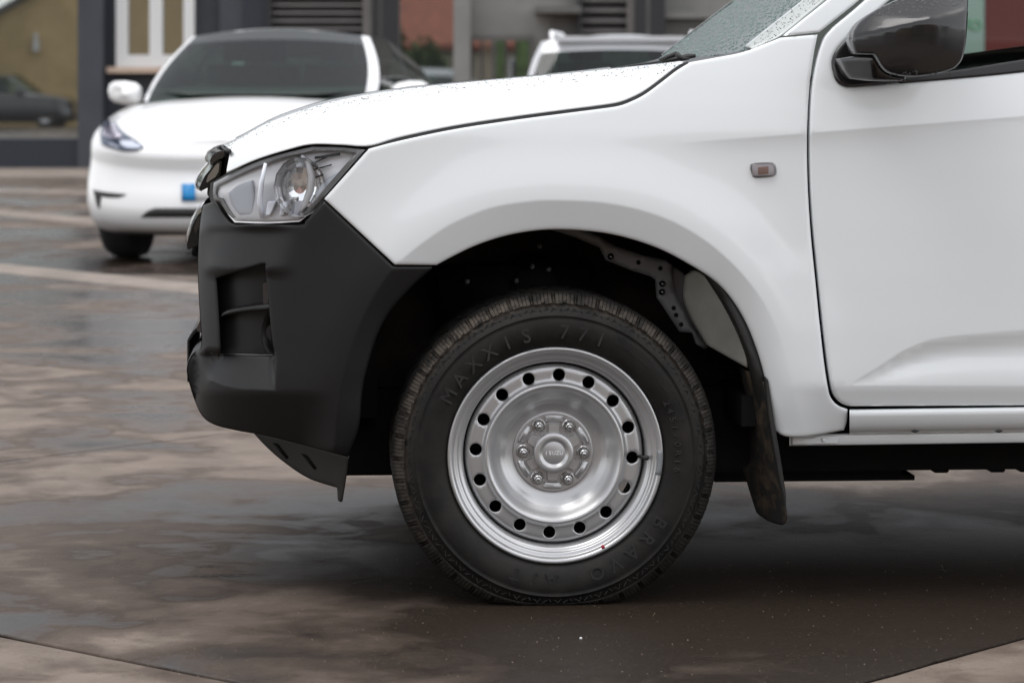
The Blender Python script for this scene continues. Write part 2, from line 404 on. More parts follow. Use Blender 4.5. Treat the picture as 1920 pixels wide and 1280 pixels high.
# ================================================================== GROUND
def ground():
    g = obj('ground', [(-600, -600, -.022), (600, -600, -.022), (600, 600, -.022), (-600, 600, -.022)], [(0, 1, 2, 3)], 'joint', smooth=False); g['kind'] = 'structure'
    e1 = Vector((math.cos(R(-45)), math.sin(R(-45)), 0)); e2 = Vector((e1.y * -1, e1.x, 0)); S, gap = 4.0, .0045
    u0, v0 = .99, -1.039
    b = bmesh.new(); rj = random.Random(8); ring_ = []; nE = 90
    for (x0, y0), (x1, y1) in zip(((0, 0), (1, 0), (1, 1), (0, 1)), ((1, 0), (1, 1), (0, 1), (0, 0))):
        chip = 0.
        for k in range(nE):
            t = k / nE; chip = chip * .6 + rj.uniform(0, .0022) + (rj.uniform(.002, .007) if rj.random() < .05 else 0); m_ = gap + chip; nx, ny = -(y1 - y0), (x1 - x0)
            ring_.append((gap + (x0 + (x1 - x0) * t) * (S - 2 * gap) + nx * chip, gap + (y0 + (y1 - y0) * t) * (S - 2 * gap) + ny * chip))
    cc = S / 2; lv = []
    for z, k in ((-.02, 0.), (-.004, 0.), (-.0012, .0015), (0, .006)):
        lv.append([b.verts.new((x + (k if x < .06 else -k if x > S - .06 else 0), y + (k if y < .06 else -k if y > S - .06 else 0), z)) for x, y in ring_])
    n_ = len(ring_)
    for A_, B_ in zip(lv, lv[1:]):
        for i in range(n_): b.faces.new((A_[i], A_[(i + 1) % n_], B_[(i + 1) % n_], B_[i]))
    b.faces.new(lv[-1])
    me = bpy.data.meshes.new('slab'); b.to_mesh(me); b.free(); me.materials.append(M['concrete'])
    rs = random.Random(12)
    for i in range(-13, 8):
        for j in range(-6, 13):
            c = e1 * (u0 + (i + .5) * S) + e2 * (v0 + (j + .5) * S)
            if not (-16 < c.x < 24 and -14 < c.y < 37): continue
            o = bpy.data.objects.new('slab', me); COL.objects.link(o); o.parent = g
            o.location = e1 * (u0 + i * S) + e2 * (v0 + j * S); o.rotation_euler = (0, 0, R(-45))
            bias = .5 + rs.uniform(-.03, .10)
            if (i, j) in ((-1, -1), (0, 0), (0, -1)): bias = .34 if (i, j) != (0, 0) else .12
            if (i, j) == (-1, 0): bias = .56
            o.color = (bias, bias, bias, 1)
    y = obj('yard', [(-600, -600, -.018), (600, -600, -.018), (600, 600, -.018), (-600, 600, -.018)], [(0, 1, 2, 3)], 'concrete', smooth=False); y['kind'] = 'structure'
    return g
ground()
def ground_strip(name, a, b, width, z, m):
    p, q = gnd(*a), gnd(*b); d = (q - p).normalized(); p = p - d * 14; q = q + d * 30; n = Vector((-d.y, d.x, 0)) * width / 2
    top = [p - n, q - n, q + n, p + n]; V = [Vector((v.x, v.y, 0.0005)) for v in top] + [Vector((v.x, v.y, z)) + (-n * .25 if i in (2, 3) else n * .25) for i, v in enumerate(top)]
    o = obj(name, V, [(4, 5, 6, 7), (0, 1, 5, 4), (1, 2, 6, 5), (2, 3, 7, 6), (3, 0, 4, 7)], m, smooth=False); o['kind'] = 'structure'; return o
M['pale'] = grain(mat('pale_dry_concrete', (.21, .175, .148), .75), 3, .25, .3, .003)
ground_strip('drain_edge', (0, 503), (370, 541), .42, .012, 'pale')
ground_strip('drain_edge', (0, 399), (160, 413), .5, .012, 'pale')
ground_strip('drain_edge', (0, 357), (150, 361), .5, .012, 'pale')

# ================================================================== PICKUP TRUCK
YC = .95
truck = empty('pickup_truck', (1.5, .95, 0))
tag(truck, 'white pickup truck with black plastic bumper and silver steel wheels on wet concrete', 'truck')
ARCH = cat([(1452, 806), (1442, 750), (1433, 700), (1418, 650), (1398, 602), (1372, 560), (1340, 526), (1290, 494), (1240, 468), (1190, 450), (1140, 438), (1090, 432), (1040, 430), (990, 434), (940, 444), (890, 461), (850, 480), (818, 497)], 5)
ARCHB = cat([(818, 497), (775, 535), (730, 586), (705, 635), (690, 685), (680, 730), (673, 800), (652, 856)], 5)
FLARE = cat([(1520, 830), (1497, 760), (1480, 690), (1455, 610), (1410, 535), (1345, 468), (1275, 422), (1205, 395), (1130, 380), (1060, 376), (1000, 377), (920, 390), (850, 418), (800, 450), (750, 490), (718, 528), (690, 575), (664, 635), (645, 705), (634, 765), (627, 840)], 6)
ARCHALL = np.vstack([ARCH, ARCHB[1:]])
_ky = np.array([-420, -350, -250, -120, 0, 80, 150, 200, 250, 320, 420, 520, 620, 700, 764, 840, 900])
_kd = np.array([.30, .245, .195, .140, .100, .078, .058, .046, .037, .034, .031, .030, .031, .034, .040, .052, .07])
_yy = np.arange(-460, 940.); _tab = np.interp(_yy, _ky, _kd); _k = np.exp(-np.linspace(-2.5, 2.5, 61) ** 2); _tab = np.convolve(np.pad(_tab, 30, mode='reflect', reflect_type='odd'), _k / _k.sum(), 'valid')
def sm(x, a, b): t = np.clip((x - a) / (b - a), 0, 1); return t * t * (3 - 2 * t)
def corner(px): t = np.clip((700 - px) / (700 - 365.), 0, .995); return .34 * (1 - np.sqrt(1 - t * t))
FLP = np.vstack([FLARE, [(627, 1400), (1520, 1400)]])
def side(px, py, flare=True):
    px = np.asarray(px, float); py = np.asarray(py, float)
    d = np.interp(py, _yy, _tab) + corner(px)
    yc = 250 - .078 * (px - 1516); a = sm(px, 1220, 1440); u = np.clip(py - yc, 0, None)
    d = d + a * .0075 * (1 - np.exp(-u / 22)) * np.exp(-u / 150)
    if flare:
        P = np.stack([px, py], 1); near = (px > 420) & (px < 1800) & (py > 120) & (py < 1000)
        if near.any():
            Q = P[near]; dc = segdist(Q, FLARE); da = segdist(Q, ARCHALL); inside = inpoly(Q, FLP)
            soft = sm(Q[:, 1], 480, 760) * (Q[:, 0] > 1200)
            bulge = np.exp(-(dc / 85) ** 2)
            add = np.where(inside, -.016 + .026 * (dc / (dc + da + 1e-6)) ** (1 + .9 * soft), -.016 * bulge)
            d[near] += add
    # scoop pressed into the lower door
    ys = np.interp(px, [1590, 1640, 1690, 1740, 1800, 1920, 2150, 2300, 2390], [722, 692, 658, 636, 627, 617, 610, 640, 722])
    t = np.clip((py - ys) / np.maximum(722 - ys, 1), 0, 1); A = .014 * sm(px, 1585, 1720) * (1 - sm(px, 2250, 2395))
    d = d + np.where((px > 1585) & (px < 2395), A * np.where(t < .34, sm(t, 0, .34), 1 - sm(t, .30, 1.02) ** .8), 0)
    d = d + .00042 * np.clip(py - 724, 0, None) * sm(px, 1440, 1560)
    return d
def sd_(px, py): return side(px, py)
def off(k): return lambda px, py: side(px, py) + k

# ---- bonnet
HT = np.array([(418, 272), (440, 261), (500, 229), (560, 207), (620, 190), (700, 175), (760, 166), (850, 156), (960, 146), (1060, 137), (1150, 128), (1220, 121), (1288, 114)], float)
HB = np.array([(424, 325), (480, 300), (540, 281), (585, 271), (640, 272), (692, 274), (750, 258), (850, 237), (960, 220), (1050, 208), (1120, 199), (1158, 193), (1183, 184), (1208, 171), (1238, 149), (1268, 126), (1288, 115)], float)
HTs, HBs = cat(HT, 6), cat(HB, 6)
def hood_depth(px, py):
    px = np.asarray(px, float); py = np.asarray(py, float)
    pb = np.clip(px, 424, 1288); yb = np.interp(pb, HBs[:, 0], HBs[:, 1]); yt = np.interp(px, HTs[:, 0], HTs[:, 1])
    t = np.clip((yb - py) / np.maximum(yb - yt, 4), 0, 1)
    w = np.clip((yb - yt) / 75, .15, 1)
    return side(pb, yb, False) + w * (.075 * t + .05 * sm(t, .45, .7) + .17 * t ** 5)
hood = panel('bonnet', [list(HB), [(1288, 115), (1288, 114)], list(HT[::-1]), [(418, 272), (430, 284), (424, 325)]], hood_depth, 'white', truck, step=8, ring=3, roll=.002)
def hood_top():                            # the part of the bonnet that runs over to the far side
    l = HTs[::2]; d = hood_depth(l[:, 0], l[:, 1]); P = at(l[:, 0], l[:, 1], d); V, n = [], len(P); ks = (0, .06, .25, .6, 1.)
    for k in ks:
        for p in P:
            y = p[1] + (YC - p[1]) * k; V.append((p[0], y, p[2] - .016 * min(k * 4, 1) * .6 - .012 * k))
    Fc = [(r * n + i, r * n + i + 1, (r + 1) * n + i + 1, (r + 1) * n + i) for r in range(len(ks) - 1) for i in range(n - 1)]
    V2 = [(v[0], 2 * YC - v[1], v[2]) for v in V]; o = len(V)
    return obj('bonnet_top', V + V2, Fc + [tuple(i + o for i in f[::-1]) for f in Fc], 'white', truck)
fixn(hood_top()); mirrored(hood, truck)
hd = []
for _ in range(520):
    px = random.uniform(425, 1270); yt = float(np.interp(px, HTs[:, 0], HTs[:, 1])); yb = float(np.interp(px, HBs[:, 0], HBs[:, 1]))
    py = yt + min(abs(random.gauss(0, 7.5)) + .3, (yb - yt) * .6); hd.append((px, py))
hd = np.array(hd); e = 1.0
def surf_pts(q, df):
    p = at(q[:, 0], q[:, 1], df(q[:, 0], q[:, 1])); px_ = at(q[:, 0] + e, q[:, 1], df(q[:, 0] + e, q[:, 1])); py_ = at(q[:, 0], q[:, 1] + e, df(q[:, 0], q[:, 1] + e))
    n = np.cross(px_ - p, py_ - p); n /= np.linalg.norm(n, axis=1)[:, None] + 1e-12; n[n[:, 1] > 0] *= -1; return p, n
p, n = surf_pts(hd, hood_depth)
drops('water_beads', p, n, [random.uniform(.0010, .0026) for _ in p], 'bead', truck)

M['seal'] = mat('bonnet_seal', (.075, .078, .08), .6)
strip('bonnet_seal', [(696, 276.5), (750, 261), (850, 240), (960, 223), (1050, 211), (1120, 202), (1160, 196), (1184, 187), (1209, 174), (1239, 152), (1269, 129), (1290, 116.5)], lambda x, y: side(x, y, False) + .009, 9, 'seal', truck, back=.002)
# ---- wing
fender = panel('front_wing', [
    [(692, 279), (750, 264), (850, 243), (960, 226), (1050, 214), (1120, 205), (1160, 199), (1185, 190), (1210, 177), (1240, 155), (1270, 132), (1295, 117)],
    [(1295, 117), (1340, 109), (1395, 98), (1440, 81), (1465, 71)], [(1465, 71), (1533, 65)],
    [(1533, 65), (1526, 100), (1519, 150), (1515, 200), (1513, 260), (1513.5, 320), (1516, 380), (1521, 450), (1528, 520), (1536, 600), (1545, 680), (1552, 725), (1556, 742), (1565, 755), (1577, 763), (1589, 767)],
    [(1589, 767), (1588, 790), (1582, 806)], [(1582, 806), (1540, 814), (1500, 819), (1470, 817), (1452, 806)],
    list(ARCH[::3]) + [ARCH[-1]], [(818, 497), (740, 496)], [(740, 496), (608, 373)], [(608, 373), (692, 279)]],
    sd_, 'white', truck, step=11, ring=3.5, back=.022, extra=[(FLARE, 3), (cat([(1180, 276), (1516, 250)], 7), 2)])
mirrored(fender, truck)
lipf = []                                 # rolled inner edge of the arch
ap = at(ARCH[:, 0], ARCH[:, 1], side(ARCH[:, 0], ARCH[:, 1]))

# ---- door
GAPD = [(1594, 761), (1580, 757), (1570, 748), (1563, 736), (1558, 715), (1550, 660), (1541, 580), (1533, 500), (1526, 430), (1521, 360), (1519, 300), (1519, 240), (1521, 190), (1525, 150), (1533, 110), (1541, 84), (1548, 68), (1563, 51)]
WIN = [[(1562, 130), (1561, 116), (1567, 99), (1580, 82), (1598, 65)], [(1598, 65), (1660, 8), (1760, -84), (1880, -180)], [(1880, -180), (1960, -235), (2060, -270), (2180, -286), (2340, -290)], [(2340, -290), (2385, 80)],
       [(2385, 80), (1925, 134), (1690, 156), (1600, 163)], [(1600, 163), (1580, 161), (1568, 151), (1562, 130)]]
door = panel('front_door', [GAPD, [(1563, 51), (1622, 1), (1702, -75), (1850, -205)], [(1850, -205), (1940, -270), (2040, -310), (2150, -325), (2400, -330)], [(2400, -330), (2440, 50), (2436, 420), (2412, 740)], [(2412, 740), (2400, 757)], [(2400, 757), (1594, 761)]],
             sd_, 'white', truck, step=13, holes=[WIN], ring=3.5, back=.03, extra=[(cat([(1516, 250), (2440, 178)], 8), 2), (cat([(1600, 722), (2400, 722)], 8), 2), (cat([(1590, 722), (1640, 692), (1690, 658), (1740, 636), (1800, 627), (1920, 617), (2150, 610)], 8), 2.5)])
glass = panel('door_glass', [[(1560, 165), (1560, 60), (1880, -190), (2345, -295), (2390, 90), (1560, 165)]] if False else np.array([(1575, 158), (1575, 85), (1660, 3), (1880, -188), (1965, -245), (2345, -298), (2392, 78), (1925, 128)], float), off(.022), 'window', door, step=60, ring=0, roll=0, back=.004)
trim = panel('window_trim', [[(1686, 146.5), (1800, 131), (1925, 111), (2150, 80), (2385, 48)], [(2385, 48), (2388, 82)], [(2388, 82), (1925, 134.5), (1800, 147), (1688, 156.5)], [(1688, 156.5), (1686, 146.5)]], off(-.003), 'trim', door, step=12, ring=2, back=.02)
for o in (door, trim): mirrored(o, truck)
mirrored(glass, truck)
box('far_door_card', .75, 1.75, 1.78, 1.80, .5, 1.10, 'seat', truck); bpy.data.objects['far_door_card'].name = 'door_card'
# ---- A pillar and windscreen
pillar = panel('windscreen_pillar', [[(1468, 68), (1536, 61)], [(1536, 61), (1556, 45), (1615, -3), (1695, -79), (1843, -209)], [(1843, -209), (1930, -272), (2040, -316), (2150, -331)], [(2150, -331), (2040, -335), (1900, -300), (1780, -200)], [(1780, -200), (1640, -74), (1556, -3), (1500, 42), (1468, 68)]], off(0), 'white', truck, step=9, ring=2.5, back=.05)
pillar2 = panel('windscreen_moulding', [[(1410, 94), (1440, 80), (1466, 67), (1500, 40), (1555, -5), (1640, -76), (1780, -202)], [(1780, -202), (1745, -200)], [(1745, -200), (1590, -66), (1512, -3), (1440, 54), (1400, 86)], [(1400, 86), (1410, 94)]], lambda x, y: side(x, y) + .012 + .0009 * np.clip(1466 + (67 - y) * 1.2 - x, 0, 60), 'moulding', truck, step=8, ring=2, back=.03)
mirrored(pillar, truck); mirrored(pillar2, truck)
def screen_grid():
    t = np.linspace(0, 1, 15); E = cat([(1397, 99), (1440, 58), (1512, 0), (1590, -64), (1745, -198), (1860, -300)], 12); Cc = cat([(1272, 113), (1350, 60), (1432, 0), (1560, -95), (1700, -190), (1800, -300)], 12)
    fe = lambda L, q: np.stack([np.interp(q, np.linspace(0, 1, len(L)), L[:, k]) for k in (0, 1)], 1)
    A = fe(E, t); B = fe(Cc, t); Pa = at(A[:, 0], A[:, 1], np.interp(A[:, 1], [-300, 100], [.25, .13])); Pb = at(B[:, 0], B[:, 1], YC)
    V, n = [], 13
    for i in range(15):
        for j in range(n):
            u = j / (n - 1); s = u ** .8; y = Pa[i, 1] + (Pb[i, 1] - Pa[i, 1]) * u; w = 1 - (1 - s) ** 2
            V.append((Pa[i, 0] + (Pb[i, 0] - Pa[i, 0]) * w, y, Pa[i, 2] + (Pb[i, 2] - Pa[i, 2]) * u))
    Fc = [(i * n + j, i * n + j + 1, (i + 1) * n + j + 1, (i + 1) * n + j) for i in range(14) for j in range(n - 1)]
    return V, Fc
sv, sf = screen_grid(); V2 = [(v[0], 2 * YC - v[1], v[2]) for v in sv]
screen = fixn(obj('windscreen', sv + V2, sf + [tuple(i + len(sv) for i in f[::-1]) for f in sf], 'screen', truck))
dp, dn = [], []
arr = [Vector(v) for v in sv]
for _ in range(3600):
    f = random.choice(sf[:12 * 9]); a, b, c, d = (arr[i] for i in f); u, v = random.random(), random.random()
    q = (a * (1 - u) + b * u) * (1 - v) + (d * (1 - u) + c * u) * v; nn = (b - a).cross(d - a).normalized(); nn = nn if nn.z > 0 else -nn
    if random.random() < .4: q.y = 2 * YC - q.y; nn.y = -nn.y
    dp.append(q + nn * .0004); dn.append(nn)
drops('rain_beads', dp, dn, [random.choice((.0012, .0018, .0026, .0036)) for _ in dp], 'water', screen)
q = np.array([(random.uniform(1412, 1560), 0) for _ in range(150)]); q[:, 1] = np.interp(q[:, 0], [1412, 1440, 1560], [88, 68, -30]) + np.random.uniform(-14, 12, len(q))
mf = lambda x, y: side(x, y) + .011 + .0009 * np.clip(1466 + (67 - y) * 1.2 - x, 0, 60)
p, n = surf_pts(q, mf); drops('rain_beads', p, n, [random.uniform(.0007, .0014) for _ in p], 'trim', pillar2)
V, Fc = [], []                              # scuttle between bonnet and screen
cw = at([1255, 1290, 1345, 1400], [119, 117, 110.5, 99], [.42, .16, .115, .11]); cw2 = at([1250, 1285, 1340, 1398], [112.5, 108, 101, 92], [.95, .95, .6, .2])
scuttle = obj('scuttle', list(cw) + list(cw2), [(i, i + 1, i + 5, i + 4) for i in range(3)], 'trim', truck); mirrored(scuttle, truck)
wl = lambda pts, Y: [tuple(at(x, y, Y)) for x, y in pts]
wp = [tube_vf(wl([(1236, 114), (1252, 107), (1268, 101.5), (1273, 102)], .55), [.004, .006, .007, .004], 6), tube_vf(wl([(1268, 102), (1280, 111), (1292, 112.5)], .5), [.006, .007, .006], 6), tube_vf(wl([(1240, 115), (1290, 107), (1304, 106)], .62), [.004, .008, .006], 6)]
obj('wiper_arm', *wp[1], 'rubber_trim', truck); obj('wiper_blade', *wp[0], 'rubber_trim', truck); obj('wiper_linkage', *wp[2], 'rubber_trim', truck)

# ---- cab shell, roof, bed beyond the frame
def xz(px, py, Y): p = at(px, py, Y); return float(p[0]), float(p[2])
roofz = xz(2200, -330, .245)[1]
rx0, rx1 = xz(1990, -318, .24)[0], xz(2440, -330, .245)[0] + .9
V = []; ks = [(0, .245, -.01), (.05, .30, .035), (.2, .42, .055), (.5, .95, .07), (.8, 1.48, .055), (.95, 1.60, .035), (1, 1.655, -.01)]
for i, x in enumerate(np.linspace(rx0 - .12, rx1, 8)):
    for _, y, dz in ks: V.append((x, y, roofz + dz - (.05 if i == 0 else 0)))
obj('roof', V, [(i * 7 + j, i * 7 + j + 1, i * 7 + 8 + j, i * 7 + 7 + j) for i in range(7) for j in range(6)], 'white', truck)
rear = panel('rear_door', [[(2445, -330), (3120, -330)], [(3120, -330), (3150, 100), (3140, 757)], [(3140, 757), (2408, 757)], [(2408, 757), (2440, 420), (2444, 50), (2445, -330)]], sd_, 'white', truck, step=30, holes=[[[(2470, 70), (2490, -290), (3060, -285), (3100, 20), (2470, 70)]]], ring=4)
rg = panel('rear_door_glass', np.array([(2465, 80), (2485, -296), (3065, -290), (3105, 30)], float), off(.02), 'window', rear, step=80, ring=0, roll=0, back=.004)
mirrored(rear, truck); mirrored(rg, truck)
back = obj('cab_back', *box_vf(xz(3120, 0, .1)[0], xz(3120, 0, .1)[0] + .04, .12, 1.78, .5, roofz), 'white', truck, smooth=False)
RXW = 3.12                                  # rear axle
def rearch():
    t = np.linspace(math.pi, 0, 40); cx_ = 1041 + 3.12 * 815 - 4; return np.stack([cx_ + 372 * np.cos(t), 840 - 372 * np.sin(t)], 1)
ra = rearch()
bedp = np.vstack([[(3165, 130), (3165, 790), (ra[0, 0], 790)], ra, [(ra[-1, 0], 780), (4330, 740), (4330, 120)]])
bed = panel('bed_side', bedp, lambda x, y: side(x, y, False), 'white', truck, step=30, ring=0, back=.06); mirrored(bed, truck)
bx0, bx1 = xz(3165, 130, .04)[0], xz(4330, 130, .04)[0]
obj('tailgate', *box_vf(bx1 - .06, bx1, .08, 1.82, .62, 1.22), 'white', truck, smooth=False)
obj('bed_floor', *box_vf(bx0, bx1 - .06, .1, 1.8, .66, .70), 'trim', truck, smooth=False)

# ---- sill
SILL = [(0, 766, .05), (6, 768, .037), (14, 772, .033), (28, 776, .034), (40, 795, .040), (52, 806, .062), (60, 810, .08)]
def sill_mesh(name, x0, x1, prof, m):
    V = []
    xs = np.linspace(x0, x1, max(2, int((x1 - x0) / 40)))
    for x in xs:
        for py, dd in prof: V.append(tuple(at(x, py - .014 * (x - 1590), dd)))
    k = len(prof); return fixn(obj(name, V, [(i * k + j, i * k + j + 1, i * k + k + j + 1, i * k + k + j) for i in range(len(xs) - 1) for j in range(k - 1)], m, truck))
s1 = sill_mesh('sill', 1593, 3140, [(767, .075), (767.5, .060), (769.5, .050), (774, .046), (781, .048), (795, .056), (806, .068), (812, .086), (814, .11)], 'white')
s2 = sill_mesh('sill_flange', 1480, 3140, [(812, .115), (813.5, .104), (816, .102), (832, .103), (834, .107), (834, .13)], 'white')
mirrored(s1, truck); mirrored(s2, truck)
for hx in (1716, 1873, 2060):
    panel('drain_plug', loop([[(hx - 8, 808.5), (hx, 805.5), (hx + 8, 807.5)], [(hx + 8, 807.5), (hx, 811), (hx - 8, 808.5)]], 3), lambda x, y: .062 + 0 * x, 'trim', s1, step=4, ring=0, roll=0, back=.004)
hx, hy = 1543.5, 824
tb = at(hx, hy, .1)
obj('flange_bolt', *join([lathe_vf([(0, -.006), (.004, -.006), (.0055, -.003), (.006, -.001), (.0085, -.001), (.009, .003)], 16, tb)]), 'white', truck)
panel('flange_tab', loop([[(1484, 818), (1520, 820), (1536, 816), (1552, 816)], [(1552, 816), (1572, 818), (1572, 832)], [(1572, 832), (1484, 834)], [(1484, 834), (1484, 818)]], 4), lambda x, y: .098 + 0 * x, 'white', truck, step=8, ring=2, back=.006)

# ---- bumper
def bump_depth(px, py):
    px = np.asarray(px, float); py = np.asarray(py, float)
    d = side(px, py) + .002
    yl = np.interp(px, [350, 395, 420, 450, 516], [735, 712, 722, 728, 731])                     # lower edge of the bar's upper face
    bar = np.where(py < yl, 1 - np.clip((py - 664) / (yl - 664), 0, 1), 0) * sm(py, 656, 664)
    d = d + .050 * bar * (1 - sm(px, 512, 517)) * sm(px, 376, 402)                                # its upper face leans back under the pocket
    d = d + .00065 * np.clip(py - 735, 0, None) * (1 - sm(px, 560, 640))                          # tucks under
    d = d + (.018 - .030 * np.clip((py - 428) / 72, 0, 1)) * sm(py, 418, 440) * (1 - sm(py, 505, 520)) * (1 - sm(px, 500, 560)) * sm(px, 374, 400)   # slope over the fog-lamp pocket
    d = d + .04 * (1 - sm(py, 384, 440)) * (1 - sm(px, 430, 470))
    return d
BOUT = [[(608, 376), (738, 499)], [(738, 499), (816, 499)], list(ARCHB[2::3]) + [ARCHB[-1]], [(652, 856), (560, 832), (500, 817), (440, 806), (400, 795), (378, 778), (363, 745), (354, 715)],
        [(354, 715), (350, 695), (353, 678), (362, 662), (374, 655)], [(374, 655), (378, 640), (374, 580), (371, 520), (371, 470), (374, 420), (379, 386)], [(379, 386), (404, 377)], [(404, 377), (420, 402), (434, 418), (445, 421)], [(445, 421), (560, 421), (572, 414), (608, 376)]]
POCK = [[(406, 522), (497, 494)], [(497, 494), (503, 560), (509, 625), (515, 666)], [(515, 666), (414, 663)], [(414, 663), (411, 600), (406, 522)]]
bumper = panel('bumper', BOUT, bump_depth, 'plastic', truck, step=8, holes=[POCK], ring=3, roll=.004, back=.035, extra=[(cat([(395, 712), (420, 722), (450, 728), (516, 731)], 5), 2), (cat([(516, 672), (517, 740)], 6), 2.5), (FLARE, 3)])
mirrored(bumper, truck)
def bump_front():
    l = cat([(379, 386), (374, 420), (371, 470), (371, 520), (374, 580), (378, 640), (374, 655)], 8)[:-1]; l2 = cat([(374, 655), (362, 662), (353, 678), (350, 695), (354, 715), (363, 745), (378, 778), (400, 795), (440, 806)], 8)
    l = np.vstack([l, l2]); P = at(l[:, 0], l[:, 1], bump_depth(l[:, 0], l[:, 1])); n = len(P); V = []; ks = [(0, 0), (.12, -.002), (.4, -.002), (1, .004)]
    for k, dx in ks:
        for p in P: V.append((p[0] + dx, p[1] + (YC - p[1]) * k, p[2]))
    Fc = [(r * n + i, r * n + i + 1, (r + 1) * n + i + 1, (r + 1) * n + i) for r in range(3) for i in range(n - 1)]; o = len(V)
    V2 = [(v[0], 2 * YC - v[1], v[2]) for v in V]
    return fixn(obj('bumper_front', V + V2, Fc + [tuple(i + o for i in f[::-1]) for f in Fc], 'plastic', truck))
bump_front()
panel('fog_lamp_pocket', loop([[(380, 505), (520, 480)], [(520, 480), (540, 690)], [(540, 690), (385, 680)], [(385, 680), (380, 505)]]), lambda x, y: side(x, y, False) + .055 + .00045 * np.clip(x - 400, 0, 200), 'trim', bumper, step=12, ring=0, roll=0, back=0)
fin = np.array([(413, 596), (416, 588), (430, 581), (460, 575), (505, 570), (506, 580), (470, 584), (440, 588), (420, 593)], float)
o = panel('pocket_fin', loop([list(map(tuple, fin)) + [tuple(fin[0])]], 5), lambda x, y: side(x, y, False) + .012 - .004 * np.sin(np.clip((y - 570) / 26, 0, 1) * 3.14), 'plastic', bumper, step=6, ring=2, roll=.006, back=.06)
fl = at(509, 626, .16); fl = Vector(fl) + Vector((.01, 0, 0))
v, f = lathe_vf([(.034, .03), (.040, .012), (.045, 0), (.047, -.012), (.050, -.012), (.052, 0), (.053, .03)], 28); RZ = Matrix.Rotation(R(-62), 3, 'Z')
fog = obj('fog_lamp', [fl + RZ @ Vector(p) for p in v], f, 'plastic', bumper)
v, f = lathe_vf([(0, -.002), (.03, .002), (.038, .012)], 24); obj('fog_lamp_lens', [fl + RZ @ Vector(p) for p in v], f, 'dark_chrome', fog)
box('pocket_bracket', *(lambda a: (a[0], a[0] + .012, a[1], a[1] + .03, a[2] - .05, a[2]))(at(493, 530, .13)), 'dark_chrome', bumper, .002)
# seam line along the top of the lower bar
tube('bumper_seam', [tuple(at(x, y, float(bump_depth(np.array([x]), np.array([y]))[0]) + .002)) for x, y in ((381, 656), (392, 661), (412, 663.5), (460, 664.5), (512, 665.5))], .0011, 'bracket', bumper, 5)
# air deflector hanging under the bumper
defl = [[(472, 808), (500, 838), (535, 868), (580, 897), (632, 914)], [(632, 914), (634, 938), (642, 940)], [(642, 940), (648, 905), (655, 855)], [(655, 855), (560, 828), (472, 808)]]
o = panel('air_deflector', defl, lambda x, y: .12 + .0012 * (655 - x) + .0002 * (y - 800), 'rubber_trim', truck, step=10, ring=3, back=.012)
for hxy in ((524, 842), (577, 862)):
    a = [(hxy[0] - 14, hxy[1] - 12), (hxy[0] - 4, hxy[1] - 10), (hxy[0] + 16, hxy[1] + 16), (hxy[0] + 12, hxy[1] + 18)]
    panel('deflector_slot', np.array(a, float), lambda x, y: .117 + .0012 * (655 - x) + .0002 * (y - 800), 'under', o, step=8, ring=0, roll=0, back=.002)
# ---- grille and number-plate plinth, swept across the nose
nose = lambda c: (lambda y: c * (((y - YC) / .62) ** 2 - 1))
def swept(name, poly, Y0, c, m, parent=None):
    return extrude(name, poly, Y0, 2 * YC - Y0, m, parent or truck, .003, lambda y: c * (((y - YC) / (YC - Y0)) ** 2 - 1), 12)
gr = swept('grille', [(424, 292), (408, 300), (396, 330), (392, 372), (412, 374)], .42, .02, 'under')
swept('grille_bar', [(421, 283), (410, 284), (398, 292), (392, 305), (397, 309), (408, 300), (420, 296)], .40, .03, 'dark_chrome', gr)
swept('grille_bar', [(417, 300), (405, 304), (394, 318), (384, 330), (378, 342), (374, 352), (375, 360), (386, 354), (410, 342), (414, 322)], .40, .03, 'gloss_black', gr)
swept('grille_bar', [(412, 304), (404, 310), (390, 330), (386, 344), (404, 332), (410, 322)], .385, .028, 'chrome', gr)
swept('grille_bar', [(388, 388), (372, 402), (362, 420), (353, 445), (350, 460), (352, 470), (366, 462), (378, 458), (384, 420)], .40, .02, 'gloss_black', gr)
swept('grille_bar', [(382, 396), (370, 410), (364, 426), (366, 440), (376, 420)], .385, .018, 'dark_chrome', gr)
swept('grille_bar', [(384, 466), (368, 470), (358, 474), (362, 482), (384, 478)], .42, .012, 'under', gr)
swept('grille_bar', [(392, 500), (376, 503), (370, 512), (376, 522), (392, 522)], .55, .008, 'chrome', gr)
swept('grille_bar', [(392, 572), (378, 574), (376, 580), (392, 584)], .55, .006, 'chrome', gr)
swept('grille_bar', [(390, 596), (376, 600), (370, 610), (368, 620), (378, 624), (390, 622)], .55, .008, 'dark_chrome', gr)
plate = extrude('number_plate_plinth', [(377, 606), (362, 620), (353, 634), (351, 640), (351, 716), (354.5, 716), (355, 640), (364, 626), (379, 612)], .60, 1.30, 'trim', truck, .001)
obj('bonnet_lip', *join([tube_vf([tuple(at(x, y, Y)) for x, y, Y in ((430, 284, .2), (424, 280, .4), (419, 276, .7), (418, 275, .95), (420, 276, 1.3), (428, 284, 1.66))], .006, 6)]), 'trim', truck)

